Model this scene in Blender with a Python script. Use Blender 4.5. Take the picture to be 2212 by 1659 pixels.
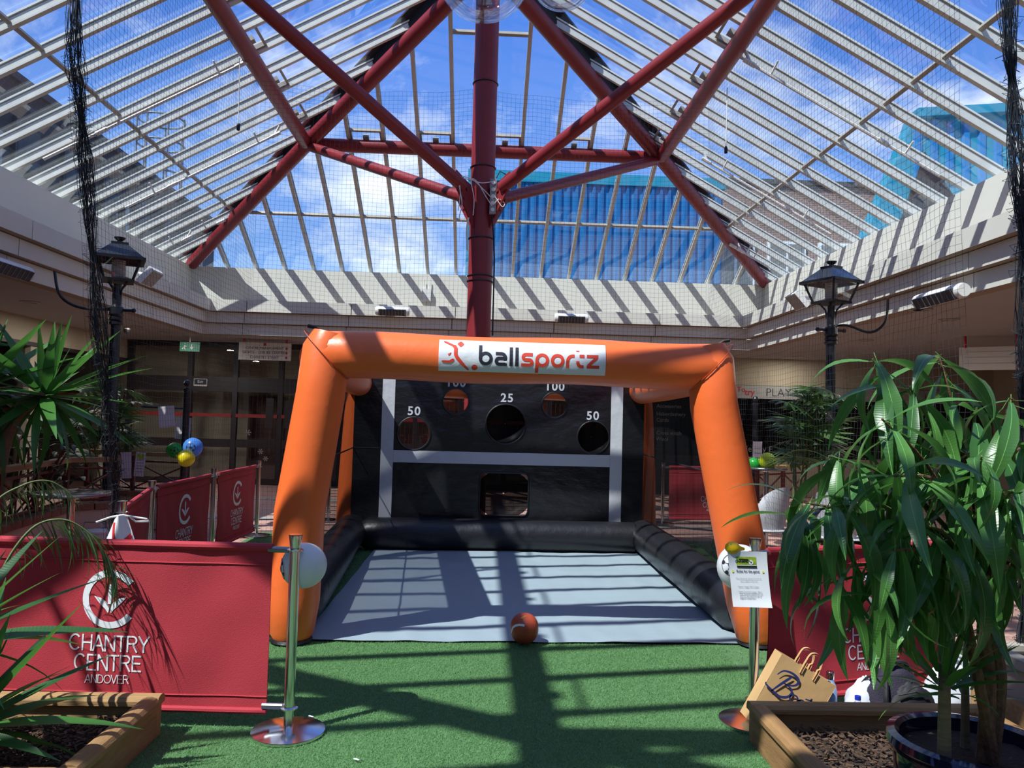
import bpy, math, random
import numpy as np
from mathutils import Vector, Matrix, noise
random.seed(7); rng = np.random.default_rng(7)
for o in list(bpy.data.objects): bpy.data.objects.remove(o)
SC = bpy.context.scene; COL = SC.collection
PI = math.pi

# ------------------------------------------------------------------ camera
FPX, PITCH, ROLL, YAW, EYE = 1703.6, .0458, .0269, .0368, 1.6
_f = Vector((math.sin(YAW)*math.cos(PITCH), math.cos(YAW)*math.cos(PITCH), math.sin(PITCH)))
_r = Vector((math.cos(YAW), -math.sin(YAW), 0)); _u = _r.cross(_f)
_R = math.cos(ROLL)*_r + math.sin(ROLL)*_u; _U = -math.sin(ROLL)*_r + math.cos(ROLL)*_u
cd = bpy.data.cameras.new('camera'); cd.sensor_width = 36; cd.lens = FPX/2212*36; cd.clip_end = 400; cd.clip_start = .05
co = bpy.data.objects.new('camera', cd); COL.objects.link(co); SC.camera = co
co.matrix_world = Matrix(((_R.x, _U.x, -_f.x, 0), (_R.y, _U.y, -_f.y, 0), (_R.z, _U.z, -_f.z, EYE), (0, 0, 0, 1)))
def ray(px, py): return _f + _R*((px-1106)/FPX) - _U*((py-829.5)/FPX)
def at(px, py, Y):                     # survey helper: the point seen at a pixel at world depth Y
    w = ray(px, py); return Vector((0, 0, EYE)) + w*(Y/w.y)
def atz(px, py, z=0):
    w = ray(px, py); return Vector((0, 0, EYE)) + w*((z-EYE)/w.z)

# ------------------------------------------------------------------ sky, sun, exposure
SUN = (.56, .47)                       # shadow shift per metre of height
wd = bpy.data.worlds.new('sky'); SC.world = wd; wd.use_nodes = True
nt = wd.node_tree; nt.nodes.clear()
def N(t, typ, **kw):
    n = t.nodes.new(typ)
    for k, v in kw.items():
        if k.startswith('i_'): n.inputs[int(k[2:]) if k[2:].isdigit() else k[2:].replace('_', ' ')].default_value = v
        else: setattr(n, k, v)
    return n
out = N(nt, 'ShaderNodeOutputWorld'); bg = N(nt, 'ShaderNodeBackground'); tc = N(nt, 'ShaderNodeTexCoord')
sep = N(nt, 'ShaderNodeSeparateXYZ'); nt.links.new(tc.outputs['Generated'], sep.inputs[0])
ramp = N(nt, 'ShaderNodeValToRGB'); e = ramp.color_ramp.elements
e[0].position = 0; e[0].color = (.46, .62, .88, 1); e[1].position = 1; e[1].color = (.05, .15, .50, 1)
m1 = e.new(.16); m1.color = (.20, .38, .76, 1); m2 = e.new(.45); m2.color = (.07, .195, .62, 1)
nt.links.new(sep.outputs['Z'], ramp.inputs[0])
# clouds live on a plane overhead: direction / (z + c)
zc = N(nt, 'ShaderNodeMath', operation='MAXIMUM', i_1=.0); nt.links.new(sep.outputs['Z'], zc.inputs[0])
za = N(nt, 'ShaderNodeMath', operation='ADD', i_1=.25); nt.links.new(zc.outputs[0], za.inputs[0])
dv = N(nt, 'ShaderNodeVectorMath', operation='DIVIDE'); cmb = N(nt, 'ShaderNodeCombineXYZ')
for k in 'XYZ': nt.links.new(za.outputs[0], cmb.inputs[k])
nt.links.new(tc.outputs['Generated'], dv.inputs[0]); nt.links.new(cmb.outputs[0], dv.inputs[1])
off = N(nt, 'ShaderNodeVectorMath', operation='ADD', i_1=(1.0, 3.1, 0)); nt.links.new(dv.outputs[0], off.inputs[0])
ns = N(nt, 'ShaderNodeTexNoise', i_Scale=2.1, i_Detail=8.0, i_Roughness=.62, i_Distortion=.25); nt.links.new(off.outputs[0], ns.inputs['Vector'])
cr = N(nt, 'ShaderNodeValToRGB'); ce = cr.color_ramp.elements
ce[0].position = .50; ce[0].color = (0, 0, 0, 1); ce[1].position = .74; ce[1].color = (1, 1, 1, 1)
nt.links.new(ns.outputs['Fac'], cr.inputs[0])
mx = N(nt, 'ShaderNodeMixRGB', i_2=(.86, .92, .98, 1)); nt.links.new(cr.outputs[0], mx.inputs[0]); nt.links.new(ramp.outputs[0], mx.inputs[1])
nt.links.new(mx.outputs[0], bg.inputs[0]); bg.inputs[1].default_value = 1.12; nt.links.new(bg.outputs[0], out.inputs[0])
sl = bpy.data.lights.new('sun', 'SUN'); sl.energy = 5.2; sl.angle = .0093; sl.color = (.98, 1, .97)
so = bpy.data.objects.new('sun', sl); COL.objects.link(so); so.location = (-30, -25, 53)
so.rotation_euler = Vector((SUN[0], SUN[1], -1)).to_track_quat('-Z', 'Y').to_euler()
SC.view_settings.view_transform = 'Standard'; SC.view_settings.look = 'None'
SC.view_settings.exposure = 0.38; SC.view_settings.gamma = 1; SC.view_settings.use_curve_mapping = False

# ------------------------------------------------------------------ helpers
def C(r, g, b): return tuple(((c/255)/12.92 if c/255 <= .04045 else ((c/255+.055)/1.055)**2.4) for c in (r, g, b)) + (1,)
MATS = {}
def mat(name, col, rough=.6, metal=0, var=0, vscale=6, bump=0, bscale=40, spec=.5, coat=0, alpha=None, col2=None, detail=3, stretch=None, sub=0, transl=0):
    m = bpy.data.materials.new(name); m.use_nodes = True; t = m.node_tree; b = t.nodes['Principled BSDF']
    b.inputs['Base Color'].default_value = col; b.inputs['Roughness'].default_value = rough; b.inputs['Metallic'].default_value = metal
    b.inputs['Specular IOR Level'].default_value = spec; b.inputs['Coat Weight'].default_value = coat
    if var or bump:
        tcn = N(t, 'ShaderNodeTexCoord'); src = tcn.outputs['Object']
        if stretch:
            mp = N(t, 'ShaderNodeMapping'); mp.inputs['Scale'].default_value = stretch; t.links.new(src, mp.inputs[0]); src = mp.outputs[0]
    if var:
        n = N(t, 'ShaderNodeTexNoise', i_Scale=vscale, i_Detail=float(detail), i_Roughness=.6); t.links.new(src, n.inputs['Vector'])
        mr = N(t, 'ShaderNodeMapRange', i_1=.3, i_2=.7, i_3=0., i_4=1.); t.links.new(n.outputs['Fac'], mr.inputs[0])
        mi = N(t, 'ShaderNodeMixRGB'); c2 = col2 or tuple(c*(1-var) for c in col[:3])+(1,)
        mi.inputs[1].default_value = col; mi.inputs[2].default_value = c2
        t.links.new(mr.outputs[0], mi.inputs[0]); t.links.new(mi.outputs[0], b.inputs['Base Color'])
    if bump:
        n2 = N(t, 'ShaderNodeTexNoise', i_Scale=bscale, i_Detail=4.0); t.links.new(src, n2.inputs['Vector'])
        bp = N(t, 'ShaderNodeBump', i_Strength=bump, i_Distance=.02); t.links.new(n2.outputs['Fac'], bp.inputs['Height']); t.links.new(bp.outputs[0], b.inputs['Normal'])
    if transl:
        b.inputs['Transmission Weight'].default_value = 0
        tr = N(t, 'ShaderNodeBsdfTranslucent'); tr.inputs[0].default_value = tuple(min(1, c*1.6) for c in col[:3])+(1,)
        ms = N(t, 'ShaderNodeMixShader', i_0=transl); t.links.new(b.outputs[0], ms.inputs[1]); t.links.new(tr.outputs[0], ms.inputs[2])
        t.links.new(ms.outputs[0], t.nodes['Material Output'].inputs[0])
    MATS[name] = m; return m
def mat_see(name, tint, gloss=.06, rough=.0, body=None, bodyfac=0, glosscol=(1, 1, 1, 1)):
    """thin sheet that lets light through: glass pane, mesh cloth, clear plastic"""
    m = bpy.data.materials.new(name); m.use_nodes = True; t = m.node_tree; t.nodes.remove(t.nodes['Principled BSDF'])
    tr = N(t, 'ShaderNodeBsdfTransparent'); tr.inputs[0].default_value = tint
    gl = N(t, 'ShaderNodeBsdfGlossy'); gl.inputs['Roughness'].default_value = rough; gl.inputs[0].default_value = glosscol
    lw = N(t, 'ShaderNodeLayerWeight', i_Blend=.25)
    mu = N(t, 'ShaderNodeMath', operation='MULTIPLY_ADD', i_1=gloss*3, i_2=gloss*.6); t.links.new(lw.outputs['Fresnel'], mu.inputs[0])
    ms = N(t, 'ShaderNodeMixShader'); t.links.new(mu.outputs[0], ms.inputs[0]); t.links.new(tr.outputs[0], ms.inputs[1]); t.links.new(gl.outputs[0], ms.inputs[2])
    last = ms
    if body:
        df = N(t, 'ShaderNodeBsdfDiffuse'); df.inputs[0].default_value = body
        m2 = N(t, 'ShaderNodeMixShader', i_0=bodyfac); t.links.new(ms.outputs[0], m2.inputs[1]); t.links.new(df.outputs[0], m2.inputs[2]); last = m2
    t.links.new(last.outputs[0], t.nodes['Material Output'].inputs[0]); MATS[name] = m; return m

class MB:
    def __init__(s): s.v = []; s.f = []
    def add(s, vs, fs):
        o = len(s.v); s.v += [tuple(p) for p in vs]; s.f += [tuple(i+o for i in f) for f in fs]; return s
    def box(s, c, d, rot=None):
        x, y, z = d[0]/2, d[1]/2, d[2]/2; c = Vector(c)
        vs = [Vector(p) for p in ((-x,-y,-z),(x,-y,-z),(x,y,-z),(-x,y,-z),(-x,-y,z),(x,-y,z),(x,y,z),(-x,y,z))]
        if rot is not None: vs = [rot @ p for p in vs]
        return s.add([c+p for p in vs], [(3,2,1,0),(4,5,6,7),(0,1,5,4),(1,2,6,5),(2,3,7,6),(3,0,4,7)])
    def lo(s, a, b):
        return s.box([(a[i]+b[i])/2 for i in range(3)], [abs(b[i]-a[i]) for i in range(3)])
    def bar(s, a, b, w, h, up=(0,0,1), o=(0, 0)):      # box from a to b, w across, h along up; o = offset (side, up)
        a, b = Vector(a), Vector(b); d = (b-a).normalized(); side = d.cross(Vector(up)).normalized(); u = side.cross(d)
        vs = []
        for p in (a, b):
            for i, j in ((-1,-1),(1,-1),(1,1),(-1,1)): vs.append(p+side*(i*w/2+o[0])+u*(j*h/2+o[1]))
        return s.add(vs, [(3,2,1,0),(4,5,6,7),(0,1,5,4),(1,2,6,5),(2,3,7,6),(3,0,4,7)])
    def tube(s, pts, r, n=12, caps=True, squash=None):
        pts = [Vector(p) for p in pts]; k = len(pts); rs = r if hasattr(r, '__len__') else [r]*k
        vs = []; up = None
        for i, p in enumerate(pts):
            t = (pts[min(i+1, k-1)]-pts[max(i-1, 0)]).normalized()
            if up is None: up = t.orthogonal().normalized()
            else:
                up = up - t*up.dot(t); up = up.normalized() if up.length > 1e-6 else t.orthogonal().normalized()
            w = t.cross(up)
            for j in range(n):
                a = 2*PI*j/n; vs.append(p+up*(math.cos(a)*rs[i])+w*(math.sin(a)*rs[i]))
        fs = [(i*n+j, i*n+(j+1) % n, (i+1)*n+(j+1) % n, (i+1)*n+j) for i in range(k-1) for j in range(n)]
        if caps: fs += [tuple(range(n))[::-1], tuple((k-1)*n+j for j in range(n))]
        return s.add(vs, fs)
    def lathe(s, prof, n=24, c=(0, 0, 0), axis=None, caps=True):
        c = Vector(c); M = Vector((0, 0, 1)).rotation_difference(Vector(axis)).to_matrix() if axis is not None else Matrix.Identity(3)
        vs = [c+M @ Vector((r*math.cos(2*PI*j/n), r*math.sin(2*PI*j/n), z)) for r, z in prof for j in range(n)]
        k = len(prof); fs = [(i*n+j, i*n+(j+1) % n, (i+1)*n+(j+1) % n, (i+1)*n+j) for i in range(k-1) for j in range(n)]
        if caps: fs += [tuple(range(n))[::-1], tuple((k-1)*n+j for j in range(n))]
        return s.add(vs, fs)
    def prism(s, poly, d):                             # planar polygon pushed along d
        d = Vector(d); n = len(poly); p = [Vector(q) for q in poly]
        return s.add(p+[q+d for q in p], [tuple(range(n))[::-1], tuple(range(n, 2*n))]+[(i, (i+1) % n, n+(i+1) % n, n+i) for i in range(n)])
    def grid(s, fn, nu, nv, closeu=False):
        vs = [fn(i/(nu if closeu else nu-1), j/(nv-1)) for j in range(nv) for i in range(nu)]
        fs = []
        for j in range(nv-1):
            for i in range(nu if closeu else nu-1):
                i2 = (i+1) % nu; fs.append((j*nu+i, j*nu+i2, (j+1)*nu+i2, (j+1)*nu+i))
        return s.add(vs, fs)
    def mesh(s, name, smooth=35):
        me = bpy.data.meshes.new(name); me.from_pydata(s.v, [], s.f)
        if smooth:
            me.polygons.foreach_set('use_smooth', [True]*len(me.polygons)); me.update(); me.set_sharp_from_angle(angle=math.radians(smooth))
        me.update(); return me
def tag(o, label=None, cat=None, group=None, kind=None):
    if label: o['label'] = label
    if cat: o['category'] = cat
    if group: o['group'] = group
    if kind: o['kind'] = kind
    return o
def ob(name, mb, m=None, parent=None, smooth=35, **kw):
    me = mb.mesh(name, smooth) if isinstance(mb, MB) else mb
    o = bpy.data.objects.new(name, me); COL.objects.link(o)
    if m is not None and not me.materials: me.materials.append(MATS[m] if isinstance(m, str) else m)
    if parent is not None:
        o.parent = parent; o.matrix_parent_inverse = parent_inv(parent)
    return tag(o, **kw)
def parent_inv(p):
    M = p.matrix_basis.copy(); q = p
    if q.parent is not None: M = q.parent.matrix_basis @ q.matrix_parent_inverse @ M
    return M.inverted()
def thing(name, label, cat, loc=(0, 0, 0), group=None, kind=None):
    o = bpy.data.objects.new(name, None); COL.objects.link(o); o.location = loc; o.empty_display_size = .1
    return tag(o, label, cat, group, kind)
def dup(root, loc=None, rz=None, label=None, group=None):
    r = root.copy(); COL.objects.link(r)
    if loc is not None: r.location = loc
    if rz is not None: r.rotation_euler = (0, 0, rz)
    tag(r, label, None, group)
    for ch in root.children:
        c = ch.copy(); COL.objects.link(c); c.parent = r
        for g in ch.children:
            d = g.copy(); COL.objects.link(d); d.parent = c
    return r
def text2d(s, size, bold=0, align='CENTER', font=None, spacing=1, shear=0):
    cu = bpy.data.curves.new('t', 'FONT'); cu.body = s; cu.size = size; cu.align_x = align; cu.offset = bold; cu.space_character = spacing; cu.shear = shear; cu.resolution_u = 4
    o = bpy.data.objects.new('t', cu); me = o.to_mesh()
    v = [tuple(p.co) for p in me.vertices]; f = [tuple(p.vertices) for p in me.polygons]
    o.to_mesh_clear(); bpy.data.objects.remove(o); bpy.data.curves.remove(cu); return v, f
def ribbon2d(path, w, closed=False, cap=False):        # flat stroke of width w along a 2D path
    P = [Vector((p[0], p[1])) for p in path]; n = len(P); vs = []; fs = []
    for i in range(n):
        a = P[(i-1) % n] if closed or i > 0 else P[i]; b = P[(i+1) % n] if closed or i < n-1 else P[i]
        t = (b-a).normalized(); nn = Vector((-t.y, t.x)); ww = w[i] if hasattr(w, '__len__') else w
        vs += [P[i]+nn*ww/2, P[i]-nn*ww/2]
    m = n if closed else n-1
    for i in range(m):
        j = (i+1) % n; fs.append((2*i, 2*i+1, 2*j+1, 2*j))
    return [(p.x, p.y, 0) for p in vs], fs
def arc(cx, cy, r, a0, a1, n=20, ry=None):
    ry = r if ry is None else ry
    return [(cx+r*math.cos(math.radians(a0+(a1-a0)*i/n)), cy+ry*math.sin(math.radians(a0+(a1-a0)*i/n))) for i in range(n+1)]
def put2d(vf, fn, mb=None):                            # carry flat art onto a surface fn(x, y) -> point
    mb = mb or MB(); mb.add([fn(p[0], p[1]) for p in vf[0]], vf[1]); return mb
def holed(outer, holes, name, thick=0):                # flat sheet with real openings (2D), returns (verts, faces)
    cu = bpy.data.curves.new(name, 'CURVE'); cu.dimensions = '2D'; cu.fill_mode = 'BOTH'; cu.extrude = thick
    for ring in [outer]+holes:
        sp = cu.splines.new('POLY'); sp.points.add(len(ring)-1); sp.use_cyclic_u = True
        for p, q in zip(sp.points, ring): p.co = (q[0], q[1], 0, 1)
    o = bpy.data.objects.new(name, cu); me = o.to_mesh()
    v = [tuple(p.co) for p in me.vertices]; f = [tuple(p.vertices) for p in me.polygons]
    o.to_mesh_clear(); bpy.data.objects.remove(o); bpy.data.curves.remove(cu); return v, f

def islands(vf):
    v, f = vf; par = list(range(len(v)))
    def fd(i):
        while par[i] != i: par[i] = par[par[i]]; i = par[i]
        return i
    for q in f:
        for k in q[1:]: par[fd(k)] = fd(q[0])
    out = {}
    for q in f: out.setdefault(fd(q[0]), []).append(q)
    for fs in out.values():
        ids = sorted({k for q in fs for k in q}); mp = {k: i for i, k in enumerate(ids)}
        yield [v[k] for k in ids], [tuple(mp[k] for k in q) for q in fs]
def letters(vf, m, par, fn, name='letter'):
    for q in islands(vf): ob(name, put2d(q, fn), m, par, smooth=0)

# ------------------------------------------------------------------ materials
mat('steel_red', C(135, 38, 44), .42, var=.18, vscale=3)
mat('bar_white', C(205, 205, 198), .35, var=.15, vscale=5)
mat('bar_grey', C(165, 160, 150), .4, var=.2)
mat('wall_white', C(222, 222, 212), .75, var=.06, vscale=1.5)
mat('panel_white', C(214, 212, 202), .75, var=.07, vscale=1.2)
mat('lip', C(150, 132, 112), .8)
mat('soffit', C(164, 160, 154), .85, var=.08, vscale=.8)
mat('beige', C(168, 156, 132), .85, var=.08, vscale=1)
mat('dark_frame', C(38, 26, 28), .45)
mat('black_paint', C(20, 20, 24), .35)
mat('black_flash', C(24, 25, 28), .7)
mat('chrome', C(225, 225, 230), .16, 1)
mat('white_plastic', C(225, 225, 222), .45)
mat_see('roof_glass', (.97, .98, .985, 1), .028)
mat_see('clear_glass', (.97, .98, .98, 1), .07)
mat_see('dark_glass', (.55, .54, .52, 1), .08)
mat('zinc', C(120, 122, 124), .5, .6)
# ------------------------------------------------------------------ setting: stepped atrium walls
XL, XR, YF, YN, ZG = -6.184, 5.981, 16.664, -8.1, 4.645
XC, YC, SR, ZN, ZA, ZS = -.082, 10.562, 3.113, 6.309, 8.0, 4.476     # red frame: column, ring half-width, ring / apex / strut heights
BANDS = [(.66, 3.641, 3.874), (.55, 3.421, 3.628), (.45, 3.19, 3.408)]  # projection into the hall, bottom, top
def side_wall(name, o, u, n, L, off):
    """o corner, u along, n into the hall; L length; off joint phase"""
    o, u, n = Vector(o), Vector(u), Vector(n); Z = Vector((0, 0, 1))
    mb = MB()
    def blk(m, a, b, d0, d1, z0, z1):
        P = [o+u*a+n*d0, o+u*b+n*d0, o+u*b+n*d1, o+u*a+n*d1]
        m.prism([p+Z*z0 for p in P], Z*(z1-z0))
    blk(mb, -.3, L+.3, -.3, 0, 3.25, ZG)
    w = ob(name, mb, 'wall_white', smooth=0, kind='structure')
    lm = MB(); lm_any = False
    for k, (p, z0, z1) in enumerate(BANDS):
        q = BANDS[k+1][0] if k < 2 else p-.2
        blk(lm, p-.05, L-p+.05, -.02, p-.04, z0+.006, z1-.006)
        blk(lm, p-.05, L-p+.05, p-.2, p-.012, z0-.004, z0+.03)
    ob('panel_backing', lm, 'lip', w, smooth=0)
    for k, (p, z0, z1) in enumerate(BANDS):
        s0, s1 = p-.0, L-p; x = s0 + (off+.04*k) % 2.1
        cuts = [s0]
        while x < s1-.2: cuts.append(x); x += 2.1
        cuts.append(s1)
        for a, b in zip(cuts, cuts[1:]):
            m = MB(); blk(m, a+(.008 if a > s0 else 0), b-(.008 if b < s1 else 0), p-.06, p, z0, z1); ob('fascia_panel', m, 'panel_white', w, smooth=0)
    return w
wall_far = side_wall('wall_far', (XL, YF, 0), (1, 0, 0), (0, -1, 0), XR-XL, .72)
wall_left = side_wall('wall_left', (XL, YN, 0), (0, 1, 0), (1, 0, 0), YF-YN, .35)
wall_right = side_wall('wall_right', (XR, YF, 0), (0, -1, 0), (-1, 0, 0), YF-YN, 1.15)
wall_near = side_wall('wall_near', (XR, YN, 0), (-1, 0, 0), (0, 1, 0), XR-XL, .3)
# flat ceilings under the surrounding floors
m = MB(); m.lo((-13, YF-.43, 3.19), (13, 19.2, 3.4)); ceil = ob('ceiling', m, 'soffit', smooth=0, kind='structure')
m = MB(); m.lo((-13, YN-3, 3.19), (XL+.43, YF-.43, 3.4)); ob('ceiling', m, 'soffit', smooth=0, kind='structure')
m = MB(); m.lo((XR-.43, YN-3, 3.19), (13, YF-.43, 3.4)); ob('ceiling', m, 'soffit', smooth=0, kind='structure')
m = MB(); m.lo((-13, YN-6, 3.19), (13, YN+.43, 3.4)); ob('ceiling', m, 'soffit', smooth=0, kind='structure')

# ------------------------------------------------------------------ glazed roof
E0, MS, OV = ZG+.05, .55, .3
DR = XC-(XL-OV)                               # run from eave to ridge
ROWS = [0, 1.54, 3.2, DR]
def slope(name, fr, lo, hi, phase, pitch, cut0, cut1, vents):
    """fr(s, d, h) -> point: s along the eave, d run up the slope, h above the glass; cut0/cut1 = hip limits at both ends"""
    R = thing(name, None, None, fr((lo+hi)/2, 0, 0), kind='structure')
    R.name = name
    dm = lambda s: max(0, min(DR, (s-lo) if cut0 else DR, (hi-s) if cut1 else DR))
    k0 = math.ceil((lo-phase)/pitch); S_ = [phase+k*pitch for k in range(k0, int((hi-phase)/pitch)+1)]
    S_ = [s for s in S_ if lo+.1 < s < hi-.1]
    up = (Vector(fr(0, 0, 1))-Vector(fr(0, 0, 0)))
    for s in S_:
        d = dm(s)
        if d < .25: continue
        mb = MB(); a, b = Vector(fr(s, 0, 0)), Vector(fr(s, d, 0))
        mb.bar(a, b, .026, .085, up, (0, -.05)); mb.bar(a, b, .062, .022, up, (0, -.094)); mb.bar(a, b, .056, .022, up, (0, .014))
        ob('glazing_bar', mb, 'bar_white', R, smooth=0)
    edges = [lo]+S_+[hi]
    for i, (s0, s1) in enumerate(zip(edges, edges[1:])):
        for r in range(3):
            d0, d1 = ROWS[r], ROWS[r+1]; e0, e1 = min(d1, dm(s0)), min(d1, dm(s1))
            g = .018; pts = [(s0+g, d0), (s1-g, d0)]
            if e0 <= d0+.01 and e1 <= d0+.01: continue
            if e1 > d0+.01: pts.append((s1-g, e1))
            else: pts[1] = (s0+(s1-s0)*max(.05, (e0-d0)/max(1e-6, (s1-s0))) if not cut0 else s1-g, d0)
            if e0 > d0+.01: pts.append((s0+g, e0))
            else: pts[0] = (max(s0+g, lo+d0), d0)
            mb = MB(); mb.prism([fr(s, d, -.003) for s, d in pts], Vector(fr(0, 0, .006))-Vector(fr(0, 0, 0)))
            ob('pane', mb, 'roof_glass', R, smooth=0)
    for d in (1.54,):
        a0, a1 = lo+(d if cut0 else 0)+.1, hi-(d if cut1 else 0)-.1
        mb = MB(); mb.bar(fr(a0, d, 0), fr(a1, d, 0), .05, .05, up, (0, -.035)); ob('transom', mb, 'bar_grey', R, smooth=0)
    for i, (s0, s1) in enumerate(zip(S_, S_[1:])):        # row of opening vents at mid slope
        if min(dm(s0), dm(s1)) < 3.5: continue
        d = 3.2; mb = MB(); up_ = up
        if (i+vents) % 2 == 0:
            mb.bar(fr(s0+.03, d, 0), fr(s1-.03, d, 0), .05, .09, up_, (0, -.05)); mb.bar(fr(s0+.03, d+.22, 0), fr(s1-.03, d+.22, 0), .035, .06, up_, (0, -.04))
            mb.bar(fr(s0+.045, d, 0), fr(s0+.045, d+.22, 0), .03, .06, up_, (0, -.04)); mb.bar(fr(s1-.045, d, 0), fr(s1-.045, d+.22, 0), .03, .06, up_, (0, -.04))
            mb.bar(fr((s0+s1)/2-.05, d+.1, 0), fr((s0+s1)/2+.05, d+.1, 0), .1, .06, up_, (0, -.07))
            v = ob('vent_frame', mb, 'bar_grey', R, smooth=0)
        else:
            mb.bar(fr(s0+.03, d, 0), fr(s1-.03, d, 0), .045, .06, up_, (0, -.04)); ob('transom', mb, 'bar_grey', R, smooth=0)
    return R
nf = 1/math.hypot(1, MS)
def fr_far(s, d, h): return (s, YF+OV-d-h*MS*nf, E0+d*MS+h*nf)
def fr_near(s, d, h): return (s, YN-OV+d+h*MS*nf, E0+d*MS+h*nf)
def fr_left(s, d, h): return (XL-OV+d-h*MS*nf*-1*-1, s, E0+d*MS+h*nf)
def fr_right(s, d, h): return (XR+OV-d+h*MS*nf, s, E0+d*MS+h*nf)
fr_far = lambda s, d, h: (s, YF+OV-d+h*MS*nf, E0+d*MS+h*nf)
fr_near = lambda s, d, h: (s, YN-OV+d-h*MS*nf, E0+d*MS+h*nf)
roof_far = slope('ceiling_far', fr_far, XL-OV, XR+OV, .569, .606, True, True, 0)
roof_left = slope('ceiling_left', fr_left, YN-OV, YF+OV, 10.49, .61, True, True, 1)
roof_right = slope('ceiling_right', fr_right, YN-OV, YF+OV, 10.947, .606, True, True, 0)
roof_near = slope('ceiling_near', fr_near, XL-OV, XR+OV, .569, .606, True, True, 0)
mb = MB(); d = 5.15; mb.bar(fr_far(-.03-.606, d, 0), fr_far(.569, d, 0), .05, .06, (0, MS*nf, nf), (0, -.04)); ob('transom', mb, 'bar_grey', roof_far, smooth=0)
# ridge cap and hip flashing
YC2 = -2.0
apex1, apex2 = Vector((XC, YC, E0+DR*MS)), Vector((XC, YC2, E0+DR*MS))
mb = MB(); mb.bar(apex1, apex2, .2, .1); ob('ridge_cap', mb, 'black_flash', roof_left, smooth=0)
for par, cor in ((roof_far, (XL-OV, YF+OV, E0)), (roof_far, (XR+OV, YF+OV, E0)), (roof_near, (XL-OV, YN-OV, E0)), (roof_near, (XR+OV, YN-OV, E0))):
    mb = MB(); cor = Vector(cor); a = apex1 if cor.y > 0 else apex2
    mb.bar(cor, a, .09, .26, (0, 0, 1), (0, -.10)); mb.bar(cor, a, .34, .03, (0, 0, 1), (0, .035)); ob('hip_flashing', mb, 'black_flash', par, smooth=0)

# ------------------------------------------------------------------ red tubular roof frame
def frame(y0, label, detail=True):
    R = thing('roof_frame', label, 'steel frame', (XC, y0, 0), 'red tubular frames carrying the glass roof')
    r = .125; ap = Vector((XC, y0, ZA-.12))
    mb = MB(); mb.tube([(XC, y0, 0), (XC, y0, 2.0), (XC, y0, ZA-.05)], .163, 28); colm = ob('column', mb, 'steel_red', R)
    nodes = {}
    for sx in (-1, 1):
        for sy in (-1, 1): nodes[sx, sy] = Vector((XC+sx*SR, y0+sy*SR, ZN))
    for (sx, sy), n_ in nodes.items():
        cor = n_+(n_-Vector((XC, y0, ZA)))*.955
        mb = MB(); mb.tube([ap, n_, cor], r, 20); ob('hip_beam', mb, 'steel_red', R)
        d = Vector((sx, sy, 0)).normalized(); g0 = Vector((XC, y0, ZS))
        b = n_-Vector((sx*.12, sy*.12, .09)); a = g0+d*.36+Vector((0, 0, .19)); 
        mb = MB(); mb.tube([a, b], .082, 16); ob('strut', mb, 'steel_red', R)
        mb = MB()                                            # fin plate between column and strut, with bolt heads
        poly = [(.13, .20), (.30, .27), (.50, .38), (.55, .28), (.46, .12), (.36, -.03), (.15, -.34), (.13, -.36)]
        side = Vector((-d.y, d.x, 0))*.014
        mb.prism([g0+d*p+Vector((0, 0, q))-side for p, q in poly], side*2)
        gp = ob('gusset_plate', mb, 'steel_red', R)
        for p, q in ((.30, .16), (.34, .03)):
            mb = MB(); mb.tube([g0+d*p+Vector((0, 0, q))-side*2.2, g0+d*p+Vector((0, 0, q))+side*2.2], .022, 8); ob('bolt', mb, 'steel_red', gp)
    for a, b in (((-1, 1), (1, 1)), ((-1, -1), (1, -1)), ((-1, -1), (-1, 1)), ((1, -1), (1, 1))):
        A, B = nodes[a], nodes[b]; d = (B-A).normalized()
        mb = MB(); mb.tube([A+d*.1, B-d*.1], .115, 18); ob('ring_beam', mb, 'steel_red', R)
    if detail:
        for z in (3.45, 3.52, 4.03, 5.0, 6.16):
            mb = MB(); mb.tube([(XC+.168*math.cos(a), y0+.168*math.sin(a), z) for a in [2*PI*k/28 for k in range(29)]], .010, 6, False); ob('cable_tie', mb, 'black_paint', R)
    return R
fr1 = frame(YC, 'dark red steel column with branching struts and sloping roof beams')
fr2 = frame(YC2, 'second red roof frame standing behind the viewpoint', False)
for sx in (-1, 1):                                           # purlins linking the two frames
    mb = MB(); mb.tube([(XC+sx*SR, YC2+SR+.1, ZN), (XC+sx*SR, YC-SR-.1, ZN)], .115, 18)
    ob('roof_purlin', mb, 'steel_red', label='%s red tube under the glass linking the two roof frames' % ('left' if sx < 0 else 'right'), cat='beam')

# ------------------------------------------------------------------ ground
mat('turf_back', C(84, 124, 76), .95, var=.3, vscale=60, bump=.3, bscale=300)
m_p = bpy.data.materials.new('paving'); m_p.use_nodes = True; t = m_p.node_tree; b = t.nodes['Principled BSDF']; b.inputs['Roughness'].default_value = .85
br = N(t, 'ShaderNodeTexBrick', i_Scale=1.0); br.inputs['Color1'].default_value = C(186, 142, 126); br.inputs['Color2'].default_value = C(164, 124, 112); br.inputs['Mortar'].default_value = C(120, 112, 104)
br.inputs['Brick Width'].default_value = .2; br.inputs['Row Height'].default_value = .1; br.inputs['Mortar Size'].default_value = .006
tcn = N(t, 'ShaderNodeTexCoord'); t.links.new(tcn.outputs['Object'], br.inputs[0]); t.links.new(br.outputs['Color'], b.inputs['Base Color']); MATS['paving'] = m_p
mb = MB(); mb.lo((-14, YN-6, -.12), (14, 20, -.012)); floor = ob('floor', mb, 'paving', smooth=0, kind='structure')
TX0, TX1, TY0, TY1 = -2.95, 3.3, -3.0, 10.9
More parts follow.
